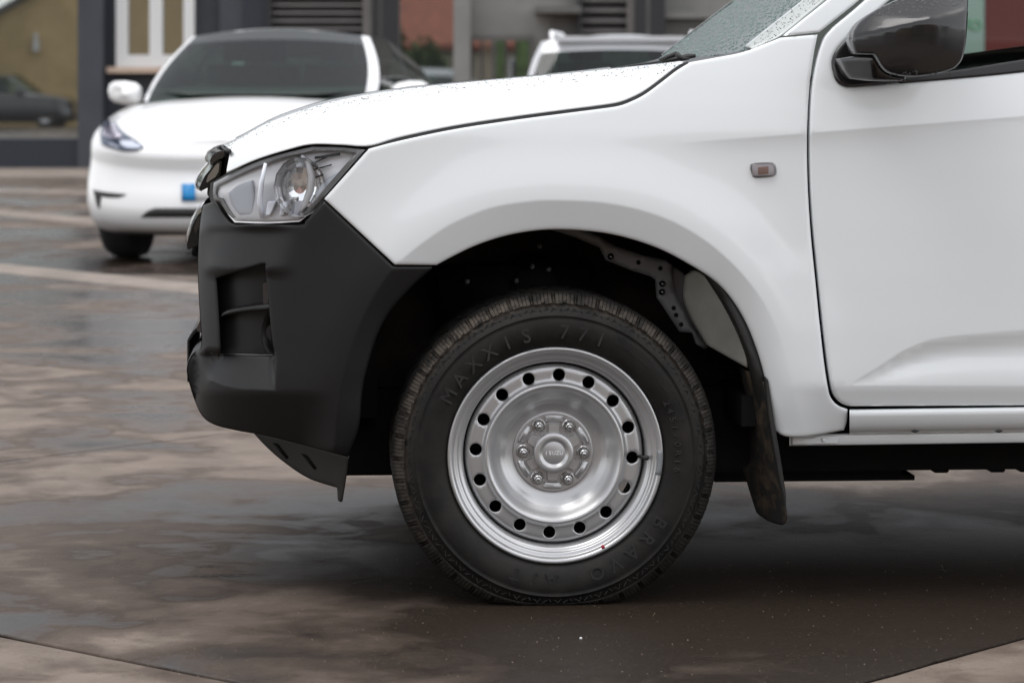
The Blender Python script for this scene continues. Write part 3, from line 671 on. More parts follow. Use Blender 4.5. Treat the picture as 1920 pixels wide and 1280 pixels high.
# ---- headlamp
HLAMP = [[(401, 343), (440, 322), (480, 303.5), (530, 288), (585, 275)], [(585, 275), (640, 276), (685, 280.5)], [(685, 280.5), (606, 371), (572, 408), (560, 416)], [(560, 416), (500, 419), (440, 417)], [(440, 417), (426, 400), (412, 378)], [(412, 378), (402, 376), (399, 362), (401, 343)]]
fr_d = lambda x, y: side(x, y, False) + .012
head = panel('headlamp', HLAMP, lambda x, y: side(x, y, False) + .010 + .00022 * (418 - y), 'lamp_silver', truck, step=10, ring=4, roll=0, back=0, holes=[np.array([(562 + 46 * math.cos(t), 349 + 55 * math.sin(t)) for t in np.linspace(0, 2 * math.pi, 40, endpoint=False)])])
inner = [[(409, 349), (440, 333), (480, 315), (530, 297), (588, 283)], [(588, 283), (640, 284), (667, 287)], [(667, 287), (600, 364), (568, 402), (556, 409)], [(556, 409), (500, 411), (446, 409)], [(446, 409), (432, 394), (418, 372)], [(418, 372), (408, 369), (406, 360), (409, 349)]]
panel('lamp_frame', HLAMP, fr_d, 'lamp_frame', head, step=8, holes=[inner], ring=1.5, roll=.003, back=.012)
hl_ = loop(HLAMP); hc_ = hl_.mean(0); panel('lamp_surround', hc_ + (hl_ - hc_) * (1.045, 1.12), lambda x, y: side(x, y, False) + .062, 'trim', head, step=14, ring=0, roll=0, back=0)
lens = panel('lens', HLAMP, lambda x, y: side(x, y, False) + .003 + .008 * np.exp(-(segdist(np.stack([x, y], 1), loop(HLAMP), True) / 8) ** 2), 'lens', head, step=9, ring=4, roll=.003, back=.006)
def bowl(name, cxy, rx, rz, Y, depth, m, n=24, rings=7, facets=0):
    c = Vector(at(*cxy, Y)); V, Fc = [], []
    for i in range(rings):
        a = i / (rings - 1); rr = math.sin(a * 1.45) / math.sin(1.45)
        for k in range(n):
            t = 2 * math.pi * k / n; V.append(c + Vector((rx * rr * math.cos(t), -depth * (1 - math.cos(a * 1.45)) / (1 - math.cos(1.45)), rz * rr * math.sin(t))))
    for i in range(rings - 1):
        for k in range(n): q = (k + 1) % n; Fc.append((i * n + k, i * n + q, (i + 1) * n + q, (i + 1) * n + k))
    o = obj(name, V, Fc, m, head, smooth=not facets); return o
bowl('reflector', (562, 350), .060, .070, .100, .042, 'lamp_chrome', 14, 7, 1)
panel('lamp_guide', [[(428, 362), (446, 348), (474, 338)], [(474, 338), (478, 370), (476, 404)], [(476, 404), (450, 404)], [(450, 404), (436, 388), (428, 362)]], lambda x, y: side(x, y, False) + .016 - .006 * np.sin(np.clip((x - 428) / 50, 0, 1) * 3.14), 'lamp_frost', head, step=6, ring=3, roll=.004, back=.008)
tube('lamp_divider', [tuple(at(x, y, d)) for x, y, d in ((498, 306, .095), (490, 345, .095), (487, 380, .10), (492, 409, .105))], [.004, .006, .007, .005], 'lamp_frost', head, 8)
tube('lamp_shell', [tuple(at(x, y, d)) for x, y, d in ((566, 292, .085), (578, 306, .076), (584, 330, .070), (582, 356, .070), (572, 382, .074), (556, 404, .085))], [.004, .007, .009, .009, .007, .004], 'lamp_silver', head, 8)
for a, b, w in (((590, 296), (638, 289), 5), ((588, 306), (618, 292), 2.5), ((589, 318), (622, 309), 2.5), ((588, 334), (606, 328), 2.5)):
    strip('lamp_fin', [a, b], lambda x, y: side(x, y, False) + .018, w, 'trim', head, back=.006)
wedge = [[(592, 366), (604, 344), (622, 330), (646, 318)], [(646, 318), (592, 380)], [(592, 380), (592, 366)]]
panel('lamp_side_reflector', wedge, lambda x, y: side(x, y, False) + .019, 'lamp_frost', head, step=6, ring=2, back=.02)
for k in range(3):
    x = 502 + k * 26; o = extrude('led_prism', [(x, 378), (x + 17, 377), (x + 10, 392), (x + 4, 404), (x - 4, 404)], .085 - .007 * k, .12, 'lamp_frost', head, .002)
strip('led_shelf', [(497, 374), (560, 372)], lambda x, y: side(x, y, False) + .022, 5, 'chrome', head, back=.02)
for o in (head,): mirrored(o, truck)

# ---- side repeater
rep = loop([[(1406, 316), (1407, 308), (1414, 305), (1432, 303.5), (1448, 304), (1454, 308)], [(1454, 308), (1456.5, 318), (1455, 328), (1448, 331.5)], [(1448, 331.5), (1430, 333.5), (1416, 334), (1410, 330)], [(1410, 330), (1406, 316)]], 3)
rc = np.array([1431, 319.])
def dome(k, h): return lambda x, y: side(x, y) + k - h * (1 - np.clip(((x - rc[0]) / 26) ** 4 + ((y - rc[1]) / 15.5) ** 4, 0, 1))
repo = panel('side_repeater', rep, off(-.002), 'lamp_frame', truck, step=4, ring=1, roll=.001, back=.004)
panel('repeater_lens', (rep - rc) * (.9, .86) + rc, dome(-.003, .007), 'smoke', repo, step=3, ring=0, roll=0, back=.004)
panel('repeater_bulb', np.array([(1421, 314), (1441, 312), (1441, 326), (1421, 328)], float), off(-.0035), 'amber', repo, step=5, ring=0, roll=0, back=0)
panel('repeater_reflector', np.array([(1410, 308), (1453, 307), (1453, 329), (1410, 330)], float), off(-.0028), 'repeater', repo, step=5, ring=0, roll=0, back=0)

# ---- door mirror
def mir_depth(px, py):
    u = (px - 1715) / 120; v = (py - 40) / 110
    vl = 68 - .24 * (px - 1605)
    return -.20 + .0011 * np.clip(vl - py, 0, 90) + .10 * np.clip(.35 - u, 0, 2) ** 1.7 * .55 - .03 + .0 * np.abs(u) ** 2.2 * (u < 0) + .03 * np.abs(u) ** 4 * (u > 0) + .05 * np.clip(-v - .02 + .15 * u, 0, 2) + .03 * np.clip(v, 0, 2) ** 3 + .10 * np.clip(((v + .35 + .12 * u) * -1), 0, 2) ** 1.6
mout = [[(1640, 103), (1603, 102)], [(1603, 102), (1597, 80), (1599, 58)], [(1599, 58), (1612, 40), (1640, 20), (1680, 0), (1730, -18), (1780, -28)], [(1780, -28), (1808, -28), (1815, -14), (1815, 20), (1812, 70), (1806, 105), (1800, 118), (1789, 129)], [(1789, 129), (1760, 138), (1720, 144), (1690, 143), (1664, 136), (1652, 124), (1640, 103)]]
sail = panel('mirror_base', [[(1561, 128), (1560, 115), (1566, 98), (1579, 81), (1600, 62)], [(1600, 62), (1640, 40), (1700, 60)], [(1700, 60), (1700, 153)], [(1700, 153), (1600, 163), (1580, 160), (1567, 150), (1561, 128)]], off(-.006), 'mirror_black', truck, step=9, ring=2.5, back=.03)
mir = panel('mirror_housing', mout, mir_depth, 'mirror_black', sail, step=7, ring=3, roll=.006, back=.12, recede=lambda p: (p[0] + .012 if p[0] < .85 else p[0], p[1] + .13, p[2] + (-.004 if p[2] > 1.3 else .004)))
arm = panel('mirror_arm', [[(1575, 110), (1608, 105), (1640, 104)], [(1640, 104), (1648, 122), (1660, 136), (1690, 147)], [(1690, 147), (1690, 152), (1640, 152), (1595, 148)], [(1595, 148), (1585, 136), (1575, 110)]], lambda x, y: -.02 - .0015 * np.clip(x - 1575, 0, 62) + .0009 * np.clip(y - 118, 0, 40), 'mirror_black', sail, step=6, ring=3, roll=.006, back=.06)
q = np.array([(random.uniform(1608, 1810), random.uniform(-26, 30)) for _ in range(420)]); q = q[inpoly(q, loop(mout))]; q = q[q[:, 1] < 44 - .17 * (q[:, 0] - 1600)]
p, n = surf_pts(q, mir_depth); drops('rain_beads', p, n, [random.uniform(.0014, .0028) for _ in p], 'gloss_black', sail)
q = np.array([(random.uniform(1670, 1785), random.uniform(134, 141)) for _ in range(26)]); p, n = surf_pts(q, mir_depth); drops('rain_beads', p, n, [random.uniform(.0012, .0025) for _ in p], 'gloss_black', sail)
for o in (sail,): mirrored(o, truck)

# ---- inside the wheel arch
def arch_liner():
    V, Fc = [], []; l = ARCHALL[::4]; d = side(l[:, 0], l[:, 1]) + .02; P = at(l[:, 0], l[:, 1], d); n = len(P)
    cxz = (0., .36)
    for y, g in ((None, 1.0), (.10, 1.06), (.30, 1.10), (.55, 1.08)):
        for p in P: V.append((cxz[0] + (p[0] - cxz[0]) * g, p[1] if y is None else y + .02, cxz[1] + (p[2] - cxz[1]) * g))
    Fc = [(r * n + i, r * n + i + 1, (r + 1) * n + i + 1, (r + 1) * n + i) for r in range(3) for i in range(n - 1)]
    return obj('arch_liner', V, Fc, 'liner', truck)
al = arch_liner(); mirrored(al, truck)
obj('engine_bay', *box_vf(-.62, .55, .50, 1.40, .42, .98), 'liner', truck, smooth=False)
c2 = lambda pts: [(1080 + x / 4.267, 420 + y / 4.267) for x, y in pts]
brk = panel('bracket', np.array(c2([(-220, 40), (0, 110), (190, 190), (240, 290), (440, 370), (600, 420), (640, 450), (650, 590), (830, 860), (930, 870), (960, 960), (1035, 1000), (1060, 960), (950, 850), (870, 700), (800, 560), (775, 430), (770, 330), (720, 290), (540, 250), (320, 180), (190, 100), (0, 20), (-220, -30)]), float), lambda x, y: .26 + 0 * x, 'bracket', truck, step=8, ring=2, back=.02)
for bx, by, big in ((278, 260, 1), (500, 308, 0), (675, 355, 0), (692, 478, 1), (690, 543, 1), (782, 672, 0), (802, 728, 0), (842, 803, 0), (1247 / 1 - 0, 0, 0))[:8]:
    x, y = c2([(bx, by)])[0]
    if big: obj('bolt', *lathe_vf([(0, -.008), (.004, -.008), (.005, -.004), (.0075, -.003), (.008, .002)], 10, at(x, y, .258)), 'dark_chrome', brk)
    else: obj('bolt_hole', *lathe_vf([(0, -.0005), (.0048, -.0005), (.0055, .002)], 14, at(x, y, .2575)), 'under', brk)
inn = panel('inner_wing', [c2([(880, 420), (960, 375), (1050, 425)]), c2([(1050, 425), (1160, 560), (1310, 860), (1365, 1010), (1372, 1150)]), c2([(1372, 1150), (1200, 1055), (1050, 970)]), c2([(1050, 970), (930, 760), (870, 600), (880, 420)])], lambda x, y: .24 - .0011 * np.clip(x - 1285, 0, 130), 'liner_paint', truck, step=8, ring=3, back=.03)
inn2 = panel('inner_wing_flange', [c2([(770, 330), (880, 420), (870, 600), (950, 780), (1060, 970)]), c2([(1060, 970), (1035, 1000), (960, 940), (860, 700), (790, 560), (760, 430)]), c2([(760, 430), (770, 330)])], lambda x, y: .285 + 0 * x, 'bracket', truck, step=8, ring=2, back=.02)
for x, y in ((1012, 462), (968, 527), (998, 500), (876, 528), (1029, 505)):
    obj('bolt', *lathe_vf([(0, -.008), (.004, -.008), (.006, -.004), (.007, .003)], 8, at(x, y, .40)), 'bracket', al)
obj('suspension_tower', *join([lathe_vf([(.0, -.1), (.05, -.1), (.085, -.06), (.09, .1)], 16, at(1000, 540, .5)), box_vf(-.25, .12, .42, .5, .62, .76)]), 'under', truck)
obj('lower_arm', *join([box_vf(-.10, .14, .28, .75, .235, .33), tube_vf([(-.28, .45, .30), (0, .30, .28)], .03, 8)]), 'under', truck)
# ---- mudflap
seal = panel('arch_seal', [[(1326, 520), (1345, 528), (1374, 560), (1400, 604), (1419, 650), (1434, 702), (1443, 752), (1452, 806)], [(1452, 806), (1430, 806)], [(1430, 806), (1418, 740), (1404, 672), (1384, 620), (1358, 570), (1326, 520)]], lambda x, y: side(x, y) + .012 + .0016 * np.clip((1326 + (y - 520) * .42) - x + 20, 0, 60), 'rubber_trim', truck, step=7, ring=2, back=.05)
flapo = [[(1392, 690), (1410, 700), (1432, 715)], [(1432, 715), (1446, 790), (1458, 865), (1470, 925), (1476, 960), (1474, 978)], [(1474, 978), (1466, 984), (1440, 976), (1424, 966)], [(1424, 966), (1408, 915), (1399, 880), (1412, 870), (1411, 800), (1402, 740), (1392, 690)]]
flap = panel('mudflap', flapo, lambda x, y: .045 + .0028 * np.clip(1446 + (y - 790) * .17 - x, 0, 80), 'mud', truck, step=6, ring=2.5, roll=.004, back=.05)
fl2 = extrude('flap_stay', [(1434, 705), (1440, 712), (1452, 790), (1464, 860), (1474, 925), (1474, 950), (1462, 900), (1450, 835), (1440, 770)], .036, .07, 'rubber_trim', truck, .002)
mirrored(seal, truck); mirrored(flap, truck)

# ---- chassis
zz = lambda py, Y: xz(1500, py, Y)[1]
ch = box('chassis_rail', -.48, 4.9, .42, .52, zz(884, .42), .46, 'under', truck, .008); mirrored(ch, truck)
box('floor_pan', .45, 3.05, .12, 1.78, .40, .47, 'under', truck)
box('drivetrain', .50, 3.0, .56, 1.34, .275, .41, 'under', truck)
box('rear_floor', 3.05, 5.0, .3, 1.6, .46, .62, 'under', truck)
obj('skid_plate', *join([box_vf(xz(1340, 900, .55)[0], xz(1690, 900, .55)[0], .55, 1.35, zz(902, .55), zz(870, .55)), box_vf(xz(1690, 900, .55)[0], xz(1715, 900, .55)[0], .55, 1.35, zz(902, .55), zz(893, .55))]), 'under', truck, smooth=False)
box('crossmember', -.52, .5, .75, 1.15, zz(853, .75), .44, 'under', truck)
box('rail_bracket', *(xz(1478, 0, .2)[0], xz(1500, 0, .2)[0]), .14, .42, .36, .415, 'under', truck, .004)
for px in (1745, 1850, 1905): box('rail_clip', xz(px, 0, .5)[0], xz(px + 28, 0, .5)[0], .46, .6, zz(889, .46), .3, 'under', truck, .003)
box('nose_block', -.66, -.4, .35, 1.55, .40, .98, 'under', truck)
# ---- cab interior
seat = box('seat', .98, 1.5, .22, .72, .62, .82, 'seat', truck, .04); box('seat_back', 1.42, 1.6, .22, .72, .8, 1.42, 'seat', seat, .05)
mirrored(seat, truck)
obj('dashboard', *box_vf(.62, .82, .2, 1.70, .78, 1.08), 'seat', truck, smooth=False)
wv = []
for k in range(25): t = k / 24 * 2 * math.pi; wv.append((.86 - .08 * math.sin(t), .47 + .18 * math.cos(t), 1.12 + .165 * math.sin(t)))
tube('steering_wheel', wv, .013, 'trim', truck, 8)
obj('bulkhead', *box_vf(.56, .60, .3, 1.6, .5, 1.06), 'under', truck, smooth=False)

# ================================================================== WHEEL
def make_wheel(truck):
    c = at(1041.7, 853.6, .045); w = empty('wheel', tuple(c), truck)
    w.matrix_parent_inverse = Matrix.Translation(-Vector(truck.location))
    cz_ = float(c[2])
    def part(name, v, f, m, smooth=True):
        o = obj(name, v, f, m, None, smooth); o.parent = w; return o
    RT = .3785
    prof = [(.215, .075), (.236, .03), (.2475, .014), (.2500, .007), (.2535, .0035), (.258, .000), (.265, -.0045), (.275, -.009), (.288, -.0125), (.302, -.0135), (.314, -.012), (.3215, -.0095), (.3225, -.0118), (.3245, -.0118), (.3255, -.008), (.336, -.003), (.3465, .003), (.3475, .0055), (.349, .0055), (.3500, .003), (.357, .010), (.363, .018), (.367, .030), (.3685, .05), (.369, .13), (.3685, .21), (.364, .235), (.345, .257), (.31, .268), (.27, .262), (.236, .23), (.215, .19)]
    SEG = 176
    def squash(v):
        out = []
        for x, y, z in v:
            if z < -cz_ + .04:
                h = (z + cz_) / .007; z2 = -cz_ + .007 * (math.log1p(math.exp(-abs(h))) + max(h, 0)); y = y - .35 * (z2 - z) * (1 if y < .13 else -1); z = z2
            out.append((x, y, z))
        return out
    v, f = lathe_vf(prof, SEG); v = squash([tuple(p) for p in v])
    fixn(part('tyre', v, f, 'tyre'))
    # tread: lugs round the outside, each with a shoulder face cut by narrow grooves
    V, Fc = [], []; NL = 44
    def hexa(t0, t1, rows, skew=0.):
        o = len(V); k = len(rows)
        for t in (t0, t1):
            for r, y, tw in rows: a = t + tw; V.append((r * math.cos(a), y, r * math.sin(a)))
        for j in range(k - 1): Fc.append((o + j, o + j + 1, o + k + j + 1, o + k + j))
        Fc.append(tuple(o + j for j in range(k))); Fc.append(tuple(o + k + j for j in range(k))[::-1])
    P_ = 2 * math.pi / NL; rl = random.Random(3)
    for i in range(NL):
        t = i * P_; odd = i % 2; ex = .0022 * odd
        # tread lug on the crown, leaning
        for sgn, y0, y1 in ((1, .024, .070), (1, .078, .126), (1, .134, .180), (1, .188, .232)):
            ph = (0, .35, .1, .5)[int((y0 - .024) / .054 + .2)] * P_
            a0, a1 = t + ph, t + ph + P_ * .80
            hexa(a0, a1, [(.362, y0, 0), (RT - .003, y0 + .002, .0), (RT, y0 + .008, .01), (RT, y1 - .004, .05), (.362, y1, .055)])
        # shoulder ribs down the sidewall side of the lug
        nr = 6
        for k in range(nr):
            g = .16 if k else .95
            a0 = t + P_ * (k + g * .5) / nr; a1 = t + P_ * (k + 1 - g * .4) / nr
            lo = .3505 + (.002 if (k % 3 == 0) else 0) + rl.uniform(-.0008, .0008)
            hexa(a0, a1, [(lo, .0035, 0), (lo + .001, -.0005 - ex, 0), (.3575, .0035 - ex, 0), (.3645, .0095 - ex, 0), (.3715, .0165, 0), (RT - .0015, .027, 0), (RT - .001, .034, 0), (.364, .036, 0)])
    fixn(part('tread', squash(V), Fc, 'tyre', False))
    # sidewall lettering and ornament
    V, Fc = [], []
    def put(v, f, ang, r0, y0, flip=False):
        o = len(V); a = R(ang); er = Vector((math.cos(a), 0, math.sin(a))); et = Vector((math.sin(a), 0, -math.cos(a)))   # et: clockwise as seen
        for x, h, z in v: q = er * (r0 + h) + et * x; V.append((q.x, y0 - z, q.z))
        Fc.extend(tuple(i + o for i in t) for t in f)
    def text(s, ang0, dang, r0, size, y0=-.0128):
        for k, ch_ in enumerate(s):
            if ch_ == ' ': continue
            v, f = glyph(ch_, size, .0015); put(v, f, ang0 - dang * k, r0, y0)
    text('MAXXIS', 150.5, 9.3, .270, .045, -.0118); text('771', 86, 8.6, .271, .045, -.0118); text('BRAVO', -33, 9.4, .272, .044, -.0118); text('A/T', -92, 8.5, .272, .042, -.0118)
    text('245/70R16', 25, 4.0, .2765, .021, -.0122)
    for i in range(44):                       # zigzag ornament under the shoulder
        for sg, da in ((1, 0), (-1, 4.1)):
            a = i * 360 / 44 + da
            v, f = box_vf(-.0012, .0012, -.0085, .0085, -.0005, .0016); rot = Matrix.Rotation(R(52 * sg), 3, 'Z'); put([tuple(rot @ Vector(q)) for q in v], f, a, .337, -.0022)
            v, f = box_vf(-.001, .001, -.006, .006, -.0005, .0014); rot = Matrix.Rotation(R(-30 * sg), 3, 'Z'); put([tuple(rot @ Vector(q)) for q in v], f, a + 1.7, .334, -.0038)
    for i in range(60):
        if i % 30 < 22:
            a = 62 - i * .9; v, f = box_vf(-.0008, .0008, -.010, .010, -.0005, .001); put(v, f, a, .303, -.0135)
    part('sidewall_lettering', squash(V), Fc, 'letter', False)['kind'] = 'stuff'
    # rim
    rim = part('rim', *lathe_vf([(.2440, .030), (.2490, .012), (.2503, .006), (.2500, .0015), (.2480, -.0015), (.2450, -.0020), (.2415, -.0005), (.2385, .0030), (.2365, .0080), (.2350, .0105), (.2315, .0115), (.2280, .0125), (.2260, .0150), (.2245, .0185), (.2215, .0205), (.2175, .0225), (.2145, .027), (.2125, .036), (.2110, .05), (.2100, .09), (.205, .13), (.21, .20), (.24, .235)], 144), 'steel')
    # disc with its ring of holes
    pr = [(.0900, .072), (.0945, .0715), (.100, .0705), (.112, .0665), (.125, .058), (.138, .0455), (.148, .0335), (.1545, .0272), (.1595, .0258), (.1635, .029), (.167, .0345), (.172, .0365), (.1828, .037), (.192, .0372), (.200, .039), (.205, .043), (.2078, .049)]
    pr_r, pr_y = np.array(pr).T
    yof = lambda r: np.interp(r, pr_r, pr_y)
    hc = [(.1828 * math.cos(R(86.5 + 22.5 * i)), .1828 * math.sin(R(86.5 + 22.5 * i))) for i in range(16)]
    rings = np.concatenate([np.linspace(.0900, .150, 22), np.linspace(.1515, .172, 12), [.1755, .182, .189, .1955, .2, .203, .2055, .2078]])
    hl = [np.array([(x + .0140 * math.cos(t), z + .0140 * math.sin(t)) for t in np.linspace(0, 2 * math.pi, 24, endpoint=False)]) for x, z in hc]
    hl2 = [np.array([(x + .0158 * math.cos(t), z + .0158 * math.sin(t)) for t in np.linspace(0, 2 * math.pi, 24, endpoint=False)]) for x, z in hc]
    G = []
    for j, r in enumerate(rings[1:-1]):
        for k in range(144):
            t = 2 * math.pi * (k + .5 * (j % 2)) / 144; q = (r * math.cos(t), r * math.sin(t))
            if min(math.hypot(q[0] - x, q[1] - z) for x, z in hc) > .0172: G.append(q)
    G = np.vstack([G] + hl2)
    circ = lambda r: np.array([(r * math.cos(t), r * math.sin(t)) for t in np.linspace(0, 2 * math.pi, 144, endpoint=False)])
    lo, li = circ(.2078), circ(.0900)
    def keep(c):
        rr = np.hypot(*c.T); k = (rr > .0899) & (rr < .2079)
        for x, z in hc: k &= np.hypot(c[:, 0] - x, c[:, 1] - z) > .0138
        return k
    S = 1000.
    v2, f2 = cdt([lo * S, li * S] + [h * S for h in hl], G * S, lambda c: keep(c / S)); v2 = v2 / S
    rr = np.hypot(*v2.T); hd_ = np.min([np.abs(np.hypot(v2[:, 0] - x, v2[:, 1] - z) - .0140) for x, z in hc], 0)
    yy = yof(rr) + .0012 * (hd_ < .0004)
    V = [(a, y, b) for (a, b), y in zip(v2, yy)]; Fc = [tuple(t) for t in f2]
    # inner faces of the holes and the outer edge
    cnt = set()
    for t in Fc:
        for i in range(3): cnt.add((t[i], t[(i + 1) % 3]))
    idx = {}
    for a, b in [e_ for e_ in cnt if (e_[1], e_[0]) not in cnt]:
        for i in (a, b):
            if i not in idx: idx[i] = len(V); p = V[i]; V.append((p[0], p[1] + .007, p[2]))
        Fc.append((b, a, idx[a], idx[b]))
    fixn(part('wheel_disc', V, Fc, 'steel'))
    # hub plate with raised pads, nuts, cap
    part('hub_plate', *lathe_vf([(.0945, .074), (.0940, .0690), (.0925, .0672), (.0905, .0668), (.086, .0676), (.030, .0680)], 96), 'steel')
    na = [math.degrees(math.atan2(700 - y, x - 630)) for x, y in ((467, 365), (835, 385), (985, 705), (795, 1035), (440, 1005), (265, 675))]
    na0 = 118.5
    for i in range(6):
        a = R(na0 + 60 * i + 30); pts = [(.040, -.014), (.064, -.0125), (.0655, -.010), (.066, 0), (.0655, .010), (.064, .0125), (.040, .014)]
        V = []
        for y, s in ((.070, 1.06), (.0605, 1.0), (.0590, .93)):
            for r, t in pts:
                r_ = .052 + (r - .052) * s; t *= s; V.append((r_ * math.cos(a) - t * math.sin(a), y, r_ * math.sin(a) + t * math.cos(a)))
        k = 7; Fc = [(q * k + j, q * k + (j + 1) % k, (q + 1) * k + (j + 1) % k, (q + 1) * k + j) for q in range(2) for j in range(k)] + [tuple(2 * k + j for j in range(k))]
        crease(fixn(part('hub_pad', V, Fc, 'steel')), 50)
        # outer arched rib between the nuts
        V = []
        for y, w_ in ((.0685, .0105), (.0640, .0085), (.0630, .0060)):
            for sgn in (-1, 1):
                for q in range(9): t = a + (q / 8 - .5) * .52 * (1 if sgn < 0 else -1); r = .0785 + sgn * w_ * .8; V.append((r * math.cos(t), y, r * math.sin(t)))
        k = 18; Fc = [(q * k + j, q * k + (j + 1) % k, (q + 1) * k + (j + 1) % k, (q + 1) * k + j) for q in range(2) for j in range(k)] + [tuple(2 * k + j for j in range(k))]
        fixn(part('hub_rib', V, Fc, 'steel'))
    cap = part('centre_cap', *lathe_vf([(.0470, .072), (.0468, .047), (.0460, .0438), (.0445, .0425), (.0345, .0415), (.0335, .0420), (.0275, .0480), (.0265, .0485), (.0255, .0480), (.0, .0478)], 72), 'steel')
    V, Fc = [], []
    for k, ch_ in enumerate('ISUZU'):
        v, f = glyph(ch_, .0125, .0004); o = len(V); V += [((k - 2) * .0088 + x, .0474 - z, h - .0045) for x, h, z in v]; Fc += [tuple(i + o for i in t) for t in f]
    o = obj('cap_lettering', V, Fc, 'lamp_silver', None, False); o.parent = cap
    for i in range(6):
        a = R(na0 + 60 * i); x, z = .0705 * math.cos(a), .0705 * math.sin(a)
        v, f = lathe_vf([(.0165, .070), (.0160, .0640), (.0140, .0625), (.0135, .0640), (.0118, .0640)], 24, (x, 0, z))
        hexv = []
        for y, r in ((.066, .0115), (.050, .0112), (.047, .0095)):
            for k in range(6): t = k * math.pi / 3 + i * .4; hexv.append((x + r * math.cos(t), y, z + r * math.sin(t)))
        hf = [(q * 6 + j, q * 6 + (j + 1) % 6, q * 6 + 6 + (j + 1) % 6, q * 6 + 6 + j) for q in range(2) for j in range(6)]
        d1 = lathe_vf([(.0092, .048), (.0090, .0440), (.0072, .0425), (.0066, .0425), (.0062, .0395), (.0045, .0365), (.0020, .0352), (.0, .0350)], 20, (x, 0, z))
        o = fixn(part('wheel_nut', *join([(v, f), (hexv, hf), d1]), 'nut')); crease(o, 40)
    part('valve_stem', *tube_vf([(.1965, .05, -.0085), (.205, .022, -.0085), (.2135, .006, -.0085)], [.0045, .0045, .0055], 10), 'rubber_trim')
    V = []
    for y, s in ((.006, 1), (-.001, .96), (-.003, .8)):
        for sg in (-1, 1):
            for q in range(8): t = R(-4.5) + (q / 7 - .5) * .235 * (1 if sg < 0 else -1); r = .243 + sg * .0062 * s; V.append((r * math.cos(t), y + .001, r * math.sin(t)))
    k = 16; fixn(part('balance_weight', V, [(q * k + j, q * k + (j + 1) % k, (q + 1) * k + (j + 1) % k, (q + 1) * k + j) for q in range(2) for j in range(k)] + [tuple(2 * k + j for j in range(k))], 'lead'))
    a = math.atan2(854 - 1027, 1131.5 - 1041.7); part('paint_dot', *lathe_vf([(0, -.0042), (.0042, -.0042), (.0042, .002)], 16, (.2385 * math.cos(a), .001, .2385 * math.sin(a))), 'red')
    # brake behind the disc, open towards the lower right
    V = [(0, .12, 0)]; n = 60
    for k in range(n + 1):
        t = R(-14 + 338 * k / n); V.append((.208 * math.cos(t), .12, .208 * math.sin(t)))
    part('brake_shield', V, [(0, k, k + 1) for k in range(1, n + 1)], 'under', False)
    return w
wheel = make_wheel(truck)
def copy_wheel(loc, flip):
    e_ = wheel.copy(); COL.objects.link(e_); e_.location = loc; e_.rotation_euler = (0, 0, math.pi if flip else 0)
    for chd in list(wheel.children):
        c2_ = chd.copy(); COL.objects.link(c2_); c2_.parent = e_
        for g_ in chd.children: d2 = g_.copy(); COL.objects.link(d2); d2.parent = c2_
    return e_
wl_ = Vector(wheel.location)
copy_wheel((wl_.x, 2 * YC - wl_.y, wl_.z), True); copy_wheel((wl_.x + RXW, wl_.y, wl_.z), False); copy_wheel((wl_.x + RXW, 2 * YC - wl_.y, wl_.z), True)

# ================================================================== OTHER CARS
M['car_white'] = mat('car_white', (.80, .80, .80), .3, coat=.8)
M['car_silver'] = mat('car_silver_white', (.62, .63, .65), .3, .1, coat=.8)
M['car_black'] = mat('car_black', (.012, .012, .014), .2, coat=.8)
M['car_glass'] = clear('car_glass', (.50, .68, .60), 1.55, .02)
M['cabin'] = grain(mat('cabin_cloth', (.050, .062, .056), .8), 8, .4)
M['car_roof'] = mirror_glass('glass_roof', (.008, .008, .009), .10)
M['cladding'] = mat('black_cladding', (.012, .012, .012), .6)
M['plain_tyre'] = mat('plain_tyre', (.014, .014, .014), .75)
M['plate_white'] = mat('plate_white', (.62, .62, .62), .4)
M['plate_blue'] = mat('plate_blue', (.0, .19, .46), .4)
M['lamp_ev'] = mat('dark_lamp', (.10, .12, .17), .12, .5, coat=1)
M['lamp_ev2'] = mat('pale_lamp', (.50, .46, .55), .15, .5, coat=1)
def tab(xs, ys): return lambda s: float(np.interp(s, xs, ys))
